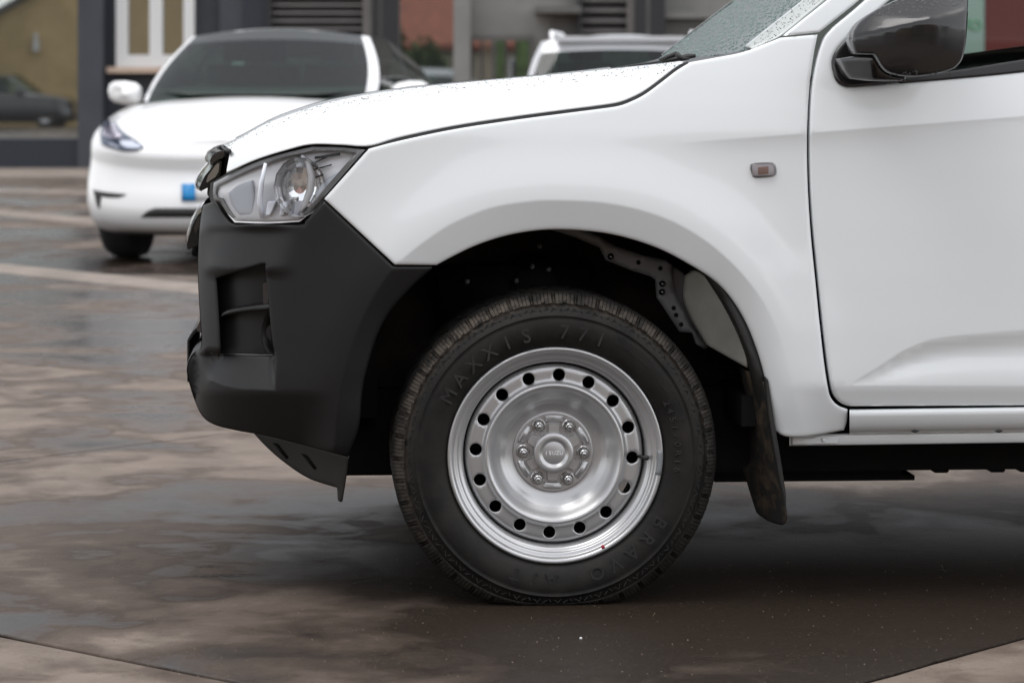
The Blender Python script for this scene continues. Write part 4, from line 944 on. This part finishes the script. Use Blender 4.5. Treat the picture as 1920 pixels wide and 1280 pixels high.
def build_car(name, loc, rot, sc, paint, roof, label, group=None, G=None):
    """loc: point on the ground under the nose, rot about z; local x across, y back from the nose, z up"""
    C_, S_ = math.cos(rot), math.sin(rot); L = Vector(loc)
    T = lambda x, y, z: (L.x + sc * (x * C_ - y * S_), L.y + sc * (x * S_ + y * C_), sc * z)
    root = empty(name, tuple(T(0, G['len'] / 2, 0))); tag(root, label, 'car', group)
    ln, hw = G['len'], G['hw']; ze, zh = tab(*G['ze']), tab(*G['zh'])
    def plan(w, f, r, lf, lr, n=2.5, k=16, m=26):
        out = []
        for i in range(k + 1):
            t = math.pi / 2 * i / k; out.append((w * math.sin(t) ** (2 / n), f + lf * (1 - math.cos(t) ** (2 / n))))
        for i in range(1, m): out.append((w, f + lf + (r - lr - f - lf) * i / m))
        for i in range(k + 1):
            t = math.pi / 2 * (1 - i / k); out.append((w * math.sin(t) ** (2 / n), r - lr * (1 - math.cos(t) ** (2 / n))))
        return out
    lv = G['levels']                       # (height share, inset, front set-back, rear set-back)
    V, Fc = [], []
    for q, ins, fo, ro in lv:
        pl = plan(hw - ins, fo, ln - ro, G['lf'], G['lr'], G.get('n', 2.5))
        for x, y in pl: V.append(T(x, y, .20 + (ze(y) - .20) * q))
    npt = len(pl)
    for r in range(len(lv) - 1):
        for i in range(npt - 1): Fc.append((r * npt + i, r * npt + i + 1, (r + 1) * npt + i + 1, (r + 1) * npt + i))
    o = len(V); mir = []
    for q, ins, fo, ro in lv:
        for x, y in plan(hw - ins, fo, ln - ro, G['lf'], G['lr'], G.get('n', 2.5)): V.append(T(-x, y, .20 + (ze(y) - .20) * q))
    Fc += [tuple(i + o for i in f[::-1]) for f in list(Fc)]
    # top: from the shoulder line over bonnet and tail
    top = plan(hw - lv[-1][1], lv[-1][2], ln - lv[-1][3], G['lf'], G['lr'], G.get('n', 2.5)); o = len(V); nu = 13
    for x, y in top:
        for j in range(nu):
            u = -1 + 2 * j / (nu - 1); V.append(T(x * u, y, ze(y) + (zh(y) - ze(y)) * (1 - abs(u) ** 2.2)))
    Fc += [(o + i * nu + j, o + i * nu + j + 1, o + (i + 1) * nu + j + 1, o + (i + 1) * nu + j) for i in range(npt - 1) for j in range(nu - 1)]
    me = bpy.data.meshes.new('body'); me.from_pydata(V, [], Fc); b = bmesh.new(); b.from_mesh(me); bmesh.ops.remove_doubles(b, verts=b.verts, dist=.002); bmesh.ops.recalc_face_normals(b, faces=b.faces); b.to_mesh(me); b.free()
    me.polygons.foreach_set('use_smooth', [True] * len(me.polygons)); me.materials.append(M[paint]); body = bpy.data.objects.new('body', me); COL.objects.link(body); attach(body, root)
    bvh = BVHTree.FromPolygons([tuple(v.co) for v in me.vertices], [tuple(p.vertices) for p in me.polygons])
    # greenhouse
    gb, gt = G['gbase'], G['gtop']; k, m = 16, 26; B = plan(*gb, n=3.2); A = plan(*gt, n=3.2); rows = 9; zb, zt = G['gz']
    def gp(t, i, sg=1):
        bx, by = B[i]; ax, ay = A[i]; s = t; bul = math.sin(t * math.pi) * .035
        x = bx + (ax - bx) * s ** 1.25 + (bul * (bx / gb[0])); y = by + (ay - by) * s; base = zb + .0; zroof = zt - .045 * (abs(ax) / gt[0]) ** 2 - G.get('fall', .05) * max(0, (ay - 2.6)) / 1.5
        return T(sg * x, y, base + (zroof - base) * t)
    def gpart(nm, i0, i1, m_, sg, t0=0., t1=1.):
        V, n = [], i1 - i0 + 1
        for r in range(rows):
            for i in range(i0, i1 + 1): V.append(gp(t0 + (t1 - t0) * r / (rows - 1), i, sg))
        Fc = [(r * n + j, r * n + j + 1, (r + 1) * n + j + 1, (r + 1) * n + j) for r in range(rows - 1) for j in range(n - 1)]
        if sg < 0: Fc = [f[::-1] for f in Fc]
        return obj(nm, V, Fc, m_, root)
    ia, ib = G['pillar']; N_ = len(B) - 1; ra, rb = G['rpillar']
    V, Fc = [], []
    for nm, i0, i1, m_ in (('windscreen', 0, ia, 'car_glass'), ('front_pillar', ia, ib, paint), ('side_window', ib, k + m // 2 - 1, 'car_glass'), ('centre_pillar', k + m // 2 - 1, k + m // 2, 'cladding'), ('side_window', k + m // 2, N_ - rb, 'car_glass'), ('rear_pillar', N_ - rb, N_ - ra, paint), ('rear_window', N_ - ra, N_, 'car_glass')):
        for sg in (1, -1):
            if nm == 'windscreen' and G.get('header'): gpart(nm, i0, i1, m_, sg, 0., .87); gpart('screen_header', i0, i1, 'car_roof', sg, .87, 1.)
            elif nm == 'rear_window' and G.get('rheader'): gpart(nm, i0, i1, m_, sg, 0., .80); gpart('tailgate_frame', i0, i1, paint, sg, .80, 1.)
            else: gpart(nm, i0, i1, m_, sg)
    V, nu = [], 11
    for i in range(len(A)):
        a, c = Vector(gp(1, i, -1)), Vector(gp(1, i, 1))
        for j in range(nu): u = j / (nu - 1); p = a.lerp(c, u); p.z += sc * .05 * (1 - abs(2 * u - 1) ** 2) * min(1, (c - a).length / (sc * gt[0] * 1.9)); V.append(p)
    rf = fixn(obj('roof', V, [(i * nu + j, i * nu + j + 1, (i + 1) * nu + j + 1, (i + 1) * nu + j) for i in range(len(A) - 1) for j in range(nu - 1)], roof, root))
    V, nu = [], 9; ys_ = np.linspace(gb[1] + .02, gb[2] - .05, 14)
    for y in ys_:
        wv_ = float(np.interp(y, [p_[1] for p_ in B[:17]] + [gb[2] - gb[4], gb[2]], [p_[0] for p_ in B[:17]] + [gb[0], gb[0] * .4])) - .03
        for j in range(nu): u = -1 + 2 * j / (nu - 1); V.append(T(wv_ * u, y, zh(y) + .02))
    obj('cabin_deck', V, [(i * nu + j, i * nu + j + 1, (i + 1) * nu + j + 1, (i + 1) * nu + j) for i in range(13) for j in range(nu - 1)], 'cabin', root)
    for yy in (gb[1] + 1.25, gb[1] + 2.15):
        for sg in (1, -1):
            v, f = box_vf(sg * .36 - .24, sg * .36 + .24, yy, yy + .12, 1.0, zt - .24); st_ = obj('seat', [T(*q) for q in v], f, 'cabin', root, smooth=False)
            v, f = box_vf(sg * .36 - .13, sg * .36 + .13, yy + .02, yy + .11, zt - .22, zt - .08); obj('headrest', [T(*q) for q in v], f, 'cabin', st_, smooth=False)
    for sg in (1, -1):                      # door mirrors
        c = Vector((sg * (hw + .055), G['gbase'][1] + .52, G['gz'][0] + .06)); Vv, Ff = [], []
        for a in range(7):
            ph = -math.pi / 2 + math.pi * a / 6
            for q in range(12):
                t = 2 * math.pi * q / 12; cs, sn = math.cos(t), math.sin(t); ex = lambda v, e_: math.copysign(abs(v) ** e_, v)
                Vv.append(T(c.x + sg * .135 * ex(cs, .7) * math.cos(ph) ** .6, c.y + .09 * math.sin(ph) + .03 * cs, c.z + .085 * ex(sn, .75) * math.cos(ph) ** .6 + .012 * cs))
        Ff = [(a * 12 + q, a * 12 + (q + 1) % 12, a * 12 + 12 + (q + 1) % 12, a * 12 + 12 + q) for a in range(6) for q in range(12)]
        mo = fixn(obj('door_mirror', Vv, Ff, paint, root)); obj('mirror_stalk', *tube_vf([T(sg * (hw - .14), c.y + .02, c.z - .09), T(sg * (hw - .0), c.y + .02, c.z - .06)], .03, 6), 'cladding', mo)
    for yy in G['axles']:
        for sg in (1, -1):
            v, f = lathe_vf([(.10, .02), (.22, .0), (.24, -.01), (.31, -.012), (.335, .02), (.345, .06), (.345, .19), (.33, .24), (.2, .25)], 40)
            P = []
            for x, y, z in v: P.append(T(sg * (hw - .02 - y), yy + x, .345 + z))
            wh = fixn(obj('wheel', P, f, 'plain_tyre', root)); v, f = lathe_vf([(0, .01), (.1, .018), (.225, .005), (.235, .015)], 32)
            fixn(obj('wheel_cover', [T(sg * (hw - .018 - y), yy + x, .345 + z) for x, y, z in v], f, 'lamp_silver', wh))
    v, f = join([box_vf(-hw + .16, hw - .16, .45, ln - .45, .17, .34)]); obj('underbody', [T(*p) for p in v], f, 'cladding', root, smooth=False)
    def decal(nm, poly, m_, out=.006, step=5, parent=body):
        n_ = np.array(poly, float)
        def mp(x, y, d):
            r = []
            for a, b_ in zip(x, y):
                h = bvh.ray_cast(Vector((CX, CY, CZ)), ray(a, b_)); q = h[0] if h[0] else cz(a, b_, (L - Vector((CX, CY, 0))).length)
                r.append(tuple(q - ray(a, b_) * out))
            return np.array(r)
        return panel(nm, n_, lambda x, y: 0 * x, m_, parent, step=step, ring=0, roll=0, back=out * 1.6, mapf=mp)
    return root, body, decal, T
EV = dict(len=4.75, hw=.965, lf=.50, lr=.5, n=3.1, axles=(.90, 3.79),
          ze=([0, .15, .4, .8, 1.2, 2.0, 3.6, 4.5, 4.75], [.72, .80, .90, .98, 1.03, 1.06, 1.10, 1.08, 1.0]), zh=([0, .15, .4, .8, 1.15, 2.0, 3.8, 4.75], [.74, .83, .94, 1.05, 1.11, 1.14, 1.2, 1.05]),
          levels=[(0., .10, .16, .12), (.05, .05, .06, .05), (.16, .02, .015, .02), (.32, .0, .0, .0), (.52, -.005, .04, .02), (.66, .0, .085, .04), (.76, .0, .095, .04), (.86, .012, .065, .06), (.94, .035, .075, .09), (1., .075, .13, .13)],
          gbase=(.82, 1.02, 4.35, .36, .4), gtop=(.655, 1.86, 3.9, .16, .2), gz=(1.06, 1.565), pillar=(11, 15), rpillar=(9, 13), fall=.18, header=1)
d_ev = 19.3; nose_px = 404
evp = cz(nose_px, 0, d_ev); evp.z = 0
ev, evb, dec, TT = build_car('electric_car', evp, -PSI + R(-7.5), 1.045, 'car_white', 'car_roof', 'white electric crossover car with blue banded number plate facing the yard', G=EV)
dec('headlamp', loop([[(187, 250), (190, 234), (198, 226), (207, 222), (217, 228), (228, 244), (246, 257), (262, 267), (271, 277)], [(271, 277), (255, 283), (232, 284), (208, 278), (190, 270), (187, 250)]], 4), 'lamp_ev', .008, 6)
dec('headlamp_inner', loop([[(190, 252), (193, 238), (200, 230), (208, 227), (214, 234), (222, 247), (230, 256)], [(230, 256), (212, 260), (190, 252)]], 4), 'lamp_ev2', .012, 5)
dec('side_intake', loop([[(174, 354), (180, 357), (205, 361), (237, 364)], [(237, 364), (224, 370), (200, 370), (190, 368)], [(190, 368), (188, 380), (187, 391), (181, 384), (174, 354)]], 4), 'cladding', .006)
dec('lower_intake', loop([[(264, 408), (274, 397), (290, 390)], [(290, 390), (520, 390)], [(520, 390), (545, 408)], [(545, 408), (264, 408)]], 8), 'cladding', .006, 10)
pl = dec('number_plate', np.array([(340, 344), (486, 344), (486, 377), (340, 377)], float), 'plate_white', .012, 14)
dec('plate_band', np.array([(340.5, 344.5), (366, 344.5), (366, 376.5), (340.5, 376.5)], float), 'plate_blue', .022, 10, pl)
SV = dict(len=4.6, hw=.92, lf=.6, lr=.35, n=2.6, axles=(.85, 3.55),
          ze=([0, .4, 1.1, 4.6], [.8, .98, 1.06, 1.12]), zh=([0, .4, 1.1, 4.6], [.82, 1.0, 1.1, 1.16]), levels=EV['levels'],
          gbase=(.82, 1.15, 4.50, .45, .22), gtop=(.70, 1.95, 4.22, .25, .16), gz=(1.08, 1.68), pillar=(11, 15), rpillar=(11, 15), fall=.02, rheader=1)
d2 = 24.6; svp = cz(1188, 0, d2 + 4.4); svp.z = 0
sv_, svb, dec2, T2 = build_car('estate_car', svp, -PSI + R(180 - 4), 1.0, 'car_silver', 'car_silver', 'silver white estate car with roof rails parked behind the pickup bonnet', G=SV)
for sg in (1, -1):
    obj('roof_rail', *tube_vf([T2(sg * .60, 1.9, 1.66), T2(sg * .62, 2.05, 1.715), T2(sg * .62, 3.9, 1.70), T2(sg * .60, 4.12, 1.63)], .02, 8), 'lamp_silver', sv_)
v, f = box_vf(-.56, .56, 4.05, 4.30, 1.615, 1.66); o = obj('roof_spoiler', [T2(*q) for q in v], f, 'car_silver', sv_, smooth=False)
for sg in (1, -1):
    v, f = box_vf(sg * .70 - .1, sg * .70 + .1, 4.46, 4.60, .86, 1.02); obj('tail_lamp', [T2(*q) for q in v], f, 'red', sv_, smooth=False)

# ================================================================== SHOP BUILDING
DB = 40.0
def bx(px): return (px - 960) * DB / F
def bz(py): return CZ + (HY - py) * DB / F
BO = Vector((CX + s_ * DB, CY + c_ * DB, 0))
def bw(x, y, z): return (BO.x + c_ * x + s_ * y, BO.y - s_ * x + c_ * y, z)      # y: away from the camera
bld = empty('shop_building', bw(0, 2, 0)); tag(bld, 'dark grey shop building with louvres and reflecting shop windows behind the parked cars', 'building')
M['slate'] = grain(mat('slate_render', (.036, .039, .048), .7), 2.5, .12)
M['slate2'] = grain(mat('slate_render_light', (.046, .049, .060), .7), 2.5, .12)
M['navy'] = mat('navy_panel', (.012, .016, .026), .5)
M['post'] = mat('black_post', (.012, .012, .014), .5)
M['louvre'] = grain(mat('louvre_grey', (.125, .115, .11), .55), 4, .15)
M['greywall'] = grain(mat('grey_wall', (.20, .195, .185), .8), 1.5, .15)
M['greywall2'] = grain(mat('grey_wall_dark', (.115, .11, .105), .8), 1.5, .15)
M['frame_white'] = mat('white_frame', (.66, .66, .66), .4)
M['sill_stone'] = grain(mat('sill_stone', (.50, .38, .30), .7), 6, .15)
M['shopglass'] = mirror_glass('shop_glass', (.012, .012, .014), .58)
M['winglass'] = mirror_glass('window_glass', (.08, .065, .045), .40)
M['green_in'] = grain(mat('green_interior', (.040, .065, .022), .8), 3, .8)
def bb(nm, x0, x1, y0, y1, m, d0=0., d1=.3, parent=None, bev=0.):
    v, f = box_vf(bx(x0), bx(x1), d0, d1, bz(y1), bz(y0))
    o = obj(nm, [bw(*q) for q in v], f, m, parent or bld, smooth=False); return o
TOP = -700
bb('wall', -1400, -520, TOP, 329, 'slate', .1, 6)
bb('wall', 150, 500, TOP, 329, 'slate', .30, 6)
bb('wall', 850, 2700, TOP, 329, 'greywall', .32, 6)
bb('wall', -520, 150, TOP, -60, 'slate', .1, 6)
bb('wall', 500, 850, TOP, -60, 'slate', .12, 6)
bb('back_wall', -520, 850, -60, 329, 'navy', 4, 6)
bb('plinth', -520, 162, 260, 329, 'navy', -.05, .4)
for a, b in ((-520, -186), (-180, 149)): bb('shop_window', a, b, -60, 260, 'shopglass', .12, .14)
bb('mullion', -186, -180, -60, 260, 'post', .06, .16)
bb('pillar', 148, 194, TOP, 329, 'slate2', -.12, .32)
bb('corner_recess', 194, 214, TOP, 329, 'navy', .2, .302)
# framed window
win = bb('window', 236, 343, -160, 104, 'winglass', .22, .24)
for a in ((215, 237), (278, 302), (342, 362)): bb('window_frame', *a, -180, 126, 'frame_white', .12, .26, win)
for a, b in ((237, 278), (302, 342)): bb('window_frame', a, b, 103, 126, 'frame_white', .125, .26, win)
bb('window_sill', 200, 376, 126, 137, 'sill_stone', -.02, .3, win)
bb('pillar', 409, 457, TOP, 329, 'slate2', .18, .32); bb('pillar', 457, 500, TOP, 329, 'navy', .12, .34)
# louvres
def louvre(x0, x1, ya, yb, pitch):
    p = bb('louvre_panel', x0, x1, ya, yb, 'post', .30, .4)
    k = 0; y = yb
    while y > ya:
        v = [(bx(x0), .08, bz(y)), (bx(x1), .08, bz(y)), (bx(x1), .10, bz(y - 3)), (bx(x0), .10, bz(y - 3)), (bx(x0), .27, bz(y - pitch * .70)), (bx(x1), .27, bz(y - pitch * .70)), (bx(x1), .27, bz(y - pitch * .70) - .012), (bx(x0), .27, bz(y - pitch * .70) - .012)]
        f = [(0, 1, 2, 3), (3, 2, 5, 4), (4, 5, 6, 7), (0, 7, 6, 1), (0, 3, 4, 7), (1, 6, 5, 2)]
        fixn(obj('slat', [bw(*q) for q in v], f, 'louvre', p, smooth=False)); y -= pitch
    bb('louvre_frame', x0 - 8, x0, ya, yb + 8, 'post', .02, .4, p); bb('louvre_frame', x1, x1 + 18, ya, yb + 8, 'louvre', .02, .4, p); bb('louvre_frame', x0, x1, yb, yb + 8, 'louvre', .02, .4, p)
louvre(508, 680, -40, 176, 15.0); louvre(1092, 1176, -45, 178, 19.5)
bb('post', 712, 716, TOP, 329, 'greywall2', -.04, .3)
bb('post', 700, 712, TOP, 329, 'post', -.05, .3); bb('post', 716, 749, TOP, 329, 'post', -.05, .3)
bb('shop_window', 749, 850, -60, 300, 'shopglass', .12, .14)
bb('pillar', 850, 882, TOP, 329, 'greywall', .1, .33)
# doorway with green light behind
door_ = bb('doorway', 882, 1000, 66, 329, 'greywall2', .26, .325)
for a, b, m_ in ((886, 902, 'shopglass'), (906, 922, 'winglass'), (930, 946, 'green_in'), (950, 966, 'shopglass'), (968, 992, 'green_in')): bb('door_pane', a, b, 76, 322, m_, .235, .262, door_)
bb('canopy', 1004, 1088, 14, 26, 'greywall2', -.5, .33); bb('niche', 1036, 1086, 26, 329, 'greywall2', .24, .322)
bb('post', 1190, 1212, TOP, 329, 'post', -.05, .33); bb('post', 1212, 1218, TOP, 329, 'greywall2', -.04, .33); bb('post', 1218, 1247, TOP, 329, 'post', -.05, .33)
bb('wall_band', 1247, 1360, 24, 34, 'greywall', .12, .33); bb('wall_panel', 1247, 1360, 34, 200, 'greywall2', .26, .33)
# red poster and a round-letter sign seen through the cab window
M['poster'] = mat('red_poster', (.36, .05, .05), .5); M['sign_green'] = mat('sign_letters', (.45, .72, .50), .5)
pw = bb('shop_window', 1780, 2300, -60, 300, 'shopglass', .28, .325)
bb('poster', 1853, 1990, -90, 200, 'poster', .22, .285, pw)
for cx_, cy_ in ((1814, 44), (1835, 47)):
    c = Vector(bw(bx(cx_), .24, bz(cy_))); v, f = [], []
    v, f = lathe_vf([(.042, .0), (.045, -.03), (.085, -.03), (.088, .0)], 24); obj('sign_letter', [tuple(Vector((c.x + c_ * p.x + s_ * p.y, c.y - s_ * p.x + c_ * p.y, c.z + p.z))) for p in v], f, 'sign_green', pw)
# pavement along the shop
pv = Vector((0, 0, 0)); v, f = box_vf(bx(-1400), bx(2700), -4.2, .2, .002, .10); o = obj('pavement', [bw(*q) for q in v], f, 'pale', smooth=False); o['kind'] = 'structure'

# ================================================================== HOUSES AND TREES BEHIND THE CAMERA (mirrored in the shop glass)
def back_(lat, b, z): return (CX + c_ * lat - s_ * b, CY - s_ * lat - c_ * b, z)
M['ochre'] = grain(mat('ochre_render', (.52, .37, .18), .85), 1.2, .15)
M['cream'] = grain(mat('cream_render', (.42, .36, .28), .85), 1.2, .15)
M['tile_red'] = grain(mat('red_tiles', (.20, .060, .032), .8), 4, .3)
M['tile_grey'] = grain(mat('grey_tiles', (.07, .068, .066), .8), 4, .3)
def house(nm, label, x0, x1, b0, b1, ze_, zr, wall_m, roof_m, gable, wins):
    h = empty(nm, back_((x0 + x1) / 2, (b0 + b1) / 2, 0)); tag(h, label, 'house')
    v, f = box_vf(x0, x1, b0, b1, 0, ze_); w_ = fixn(obj('wall', [back_(*q) for q in v], f, wall_m, h, smooth=False))
    e_ = .45
    if gable:                                # ridge runs away from the yard
        xm = (x0 + x1) / 2; V = [(x0, b0, ze_), (x1, b0, ze_), (xm, b0, zr - .2), (x0, b1, ze_), (x1, b1, ze_), (xm, b1, zr - .2)]
        fixn(obj('gable', [back_(*q) for q in V], [(0, 1, 2), (3, 4, 5)], wall_m, h, smooth=False))
        sl_ = (zr - ze_) / (x1 - xm); R_ = [(x0 - e_, b0 - e_, ze_ - e_ * sl_), (xm, b0 - e_, zr), (x1 + e_, b0 - e_, ze_ - e_ * sl_)]; V = [p_ for p_ in R_] + [(p_[0], b1 + e_, p_[2]) for p_ in R_]; V += [(p_[0], p_[1], p_[2] + .18) for p_ in V]
        F_ = [(0, 1, 4, 3), (1, 2, 5, 4), (6, 9, 10, 7), (7, 10, 11, 8), (0, 6, 7, 1), (1, 7, 8, 2), (3, 4, 10, 9), (4, 5, 11, 10), (0, 3, 9, 6), (2, 8, 11, 5)]
    else:
        bm_ = (b0 + b1) / 2; sl_ = (zr - ze_) / (bm_ - b0); R_ = [(x0 - e_, b0 - e_, ze_ - e_ * sl_), (x0 - e_, bm_, zr), (x0 - e_, b1 + e_, ze_ - e_ * sl_)]; V = R_ + [(x1 + e_, p_[1], p_[2]) for p_ in R_]; V += [(p_[0], p_[1], p_[2] + .18) for p_ in V]
        F_ = [(0, 1, 4, 3), (1, 2, 5, 4), (6, 9, 10, 7), (7, 10, 11, 8), (0, 6, 7, 1), (1, 7, 8, 2), (3, 4, 10, 9), (4, 5, 11, 10), (0, 3, 9, 6), (2, 8, 11, 5)]
    fixn(obj('roof', [back_(*q) for q in V], F_, roof_m, h, smooth=False))
    for a, b_, z0, z1 in wins:
        v, f = box_vf(a, b_, b0 - .03, b0 + .05, z0, z1); q_ = fixn(obj('window', [back_(*q) for q in v], f, 'car_roof', h, smooth=False))
        for s0, s1, t0, t1 in ((a - .1, a, z0 - .1, z1 + .1), (b_, b_ + .1, z0 - .1, z1 + .1), (a, b_, z0 - .1, z0), (a, b_, z1, z1 + .1)):
            v, f = box_vf(s0, s1, b0 - .06, b0 + .05, t0, t1); fixn(obj('frame', [back_(*q) for q in v], f, 'frame_white', q_, smooth=False))
house('gabled_house', 'ochre rendered house with grey gabled roof mirrored in the shop window', -17.4, -8.6, 15, 24, 3.6, 6.2, 'ochre', 'tile_grey', True, [(-12.8, -11.9, 5.0, 5.6)])
house('low_house', 'low cream house with red tiled roof mirrored beside the black posts', -6.5, 9, 16, 25, 2.9, 6.3, 'cream', 'tile_red', False, [(-5, -3.8, .9, 2.2), (0, 1.2, .9, 2.2), (5, 6.2, .9, 2.2)])
lampq = back_(-15.9, 14.9, 0); v, f = join([box_vf(-15.98, -15.82, 14.72, 14.98, 2.5, 2.85), box_vf(-15.95, -15.85, 14.72, 14.90, 2.86, 3.1)]); tag(fixn(obj('wall_lamp', [back_(*q) for q in v], f, 'frame_white', smooth=False)), 'white lamp on the ochre gable wall mirrored in the shop window', 'lamp')
bp = Vector(back_(-13.7, 9.6, 0)); build_car('dark_car', bp, -PSI + R(95), 1.0, 'car_black', 'car_roof', 'black parked car mirrored low in the shop window', G=SV)
M['leaf'] = grain(mat('leaf_green', (.055, .10, .022), .7), 2, .6); M['bark'] = grain(mat('bark', (.06, .045, .035), .9), 6, .4)
def tree(lat, b, h, r, seed, label):
    rs = random.Random(seed); o = Vector(back_(lat, b, 0)); t = empty('tree', tuple(o)); tag(t, label, 'tree', 'trees behind the yard')
    parts = [tube_vf([o, o + Vector((.05, 0, h * .3)), o + Vector((.1, .05, h * .75))], [.14, .1, .04], 8)]
    for k in range(7):
        a = rs.uniform(0, 6.28); z0 = h * rs.uniform(.3, .6); parts.append(tube_vf([o + Vector((.06, 0, z0)), o + Vector((math.cos(a) * r * .7, math.sin(a) * r * .7, z0 + h * .25))], [.05, .015], 6))
    obj('trunk', *join(parts), 'bark', t); V, Fc = [], []
    cl = [(rs.gauss(0, .42) * r, rs.gauss(0, .42) * r, h * .66 + rs.gauss(0, .15) * h) for _ in range(26)]
    for _ in range(2600):
        c = rs.choice(cl); p = o + Vector((c[0] + rs.gauss(0, .2) * r, c[1] + rs.gauss(0, .2) * r, max(.4, c[2] + rs.gauss(0, .2) * r)))
        a = Vector((rs.gauss(0, 1), rs.gauss(0, 1), rs.gauss(0, 1))).normalized() * rs.uniform(.08, .16); b2 = a.orthogonal() * .6; k = len(V); V += [p - a, p + b2, p + a, p - b2]; Fc.append((k, k + 1, k + 2, k + 3))
    obj('crown', V, Fc, 'leaf', t, smooth=False)
for i, (lat, b, h, r_) in enumerate(((-7.6, 13.2, 3.0, 1.2), (-3.4, 13.6, 2.6, 1.1), (11, 12.5, 5.5, 2.0), (3.5, 13.8, 2.4, 1.0), (-19.6, 13, 4.5, 1.6))):
    tree(lat, b, h, r_, 50 + i, ('small round tree beside the gabled house', 'low bushy tree below the red tiled roof', 'tall green tree past the red tiled house', 'low shrubby tree before the cream house', 'green tree on the far side of the ochre house')[i])

# ================================================================== SMALL THINGS ON THE CONCRETE
for i, (px, py, r_) in enumerate(((1089, 1198, .0032),)):
    g = gnd(px, py); v, f = [], []
    v, f = lathe_vf([(0, -r_ * .8), (r_ * .7, -r_ * .6), (r_, 0), (r_ * .6, r_ * .7), (0, r_ * .8)], 9, (g.x, g.y, r_ * .75)); tag(obj('pebble', v, f, 'plate_white'), 'tiny white pebble on the wet concrete before the front wheel', 'pebble')

def grit():
    rs = random.Random(21); V, Fc = [], []
    for _ in range(3200):
        x = rs.uniform(-1.9, 1.7); y = -1.25 + 2.6 * rs.random() ** 1.4; r = .0005 + .0011 * rs.random() ** 2.5
        o = len(V); n = 5; a0 = rs.uniform(0, 6.28)
        for z, k in ((0., .8), (r * .7, 1.)):
            for q in range(n): t = a0 + q * 2 * math.pi / n; u = k * r * rs.uniform(.75, 1.2); V.append((x + u * math.cos(t), y + u * math.sin(t), z - .0001))
        V.append((x, y, r * 1.3)); Fc += [(o + q, o + (q + 1) % n, o + n + (q + 1) % n, o + n + q) for q in range(n)] + [(o + n + q, o + n + (q + 1) % n, o + 2 * n) for q in range(n)]
    g_ = obj('grit', V, Fc, M['grit'], smooth=False); g_['kind'] = 'stuff'; tag(g_, 'fine pale grit scattered over the wet concrete', 'grit')
M['grit'] = grain(mat('grit_stone', (.20, .15, .105), .7), 60, .8)
grit()
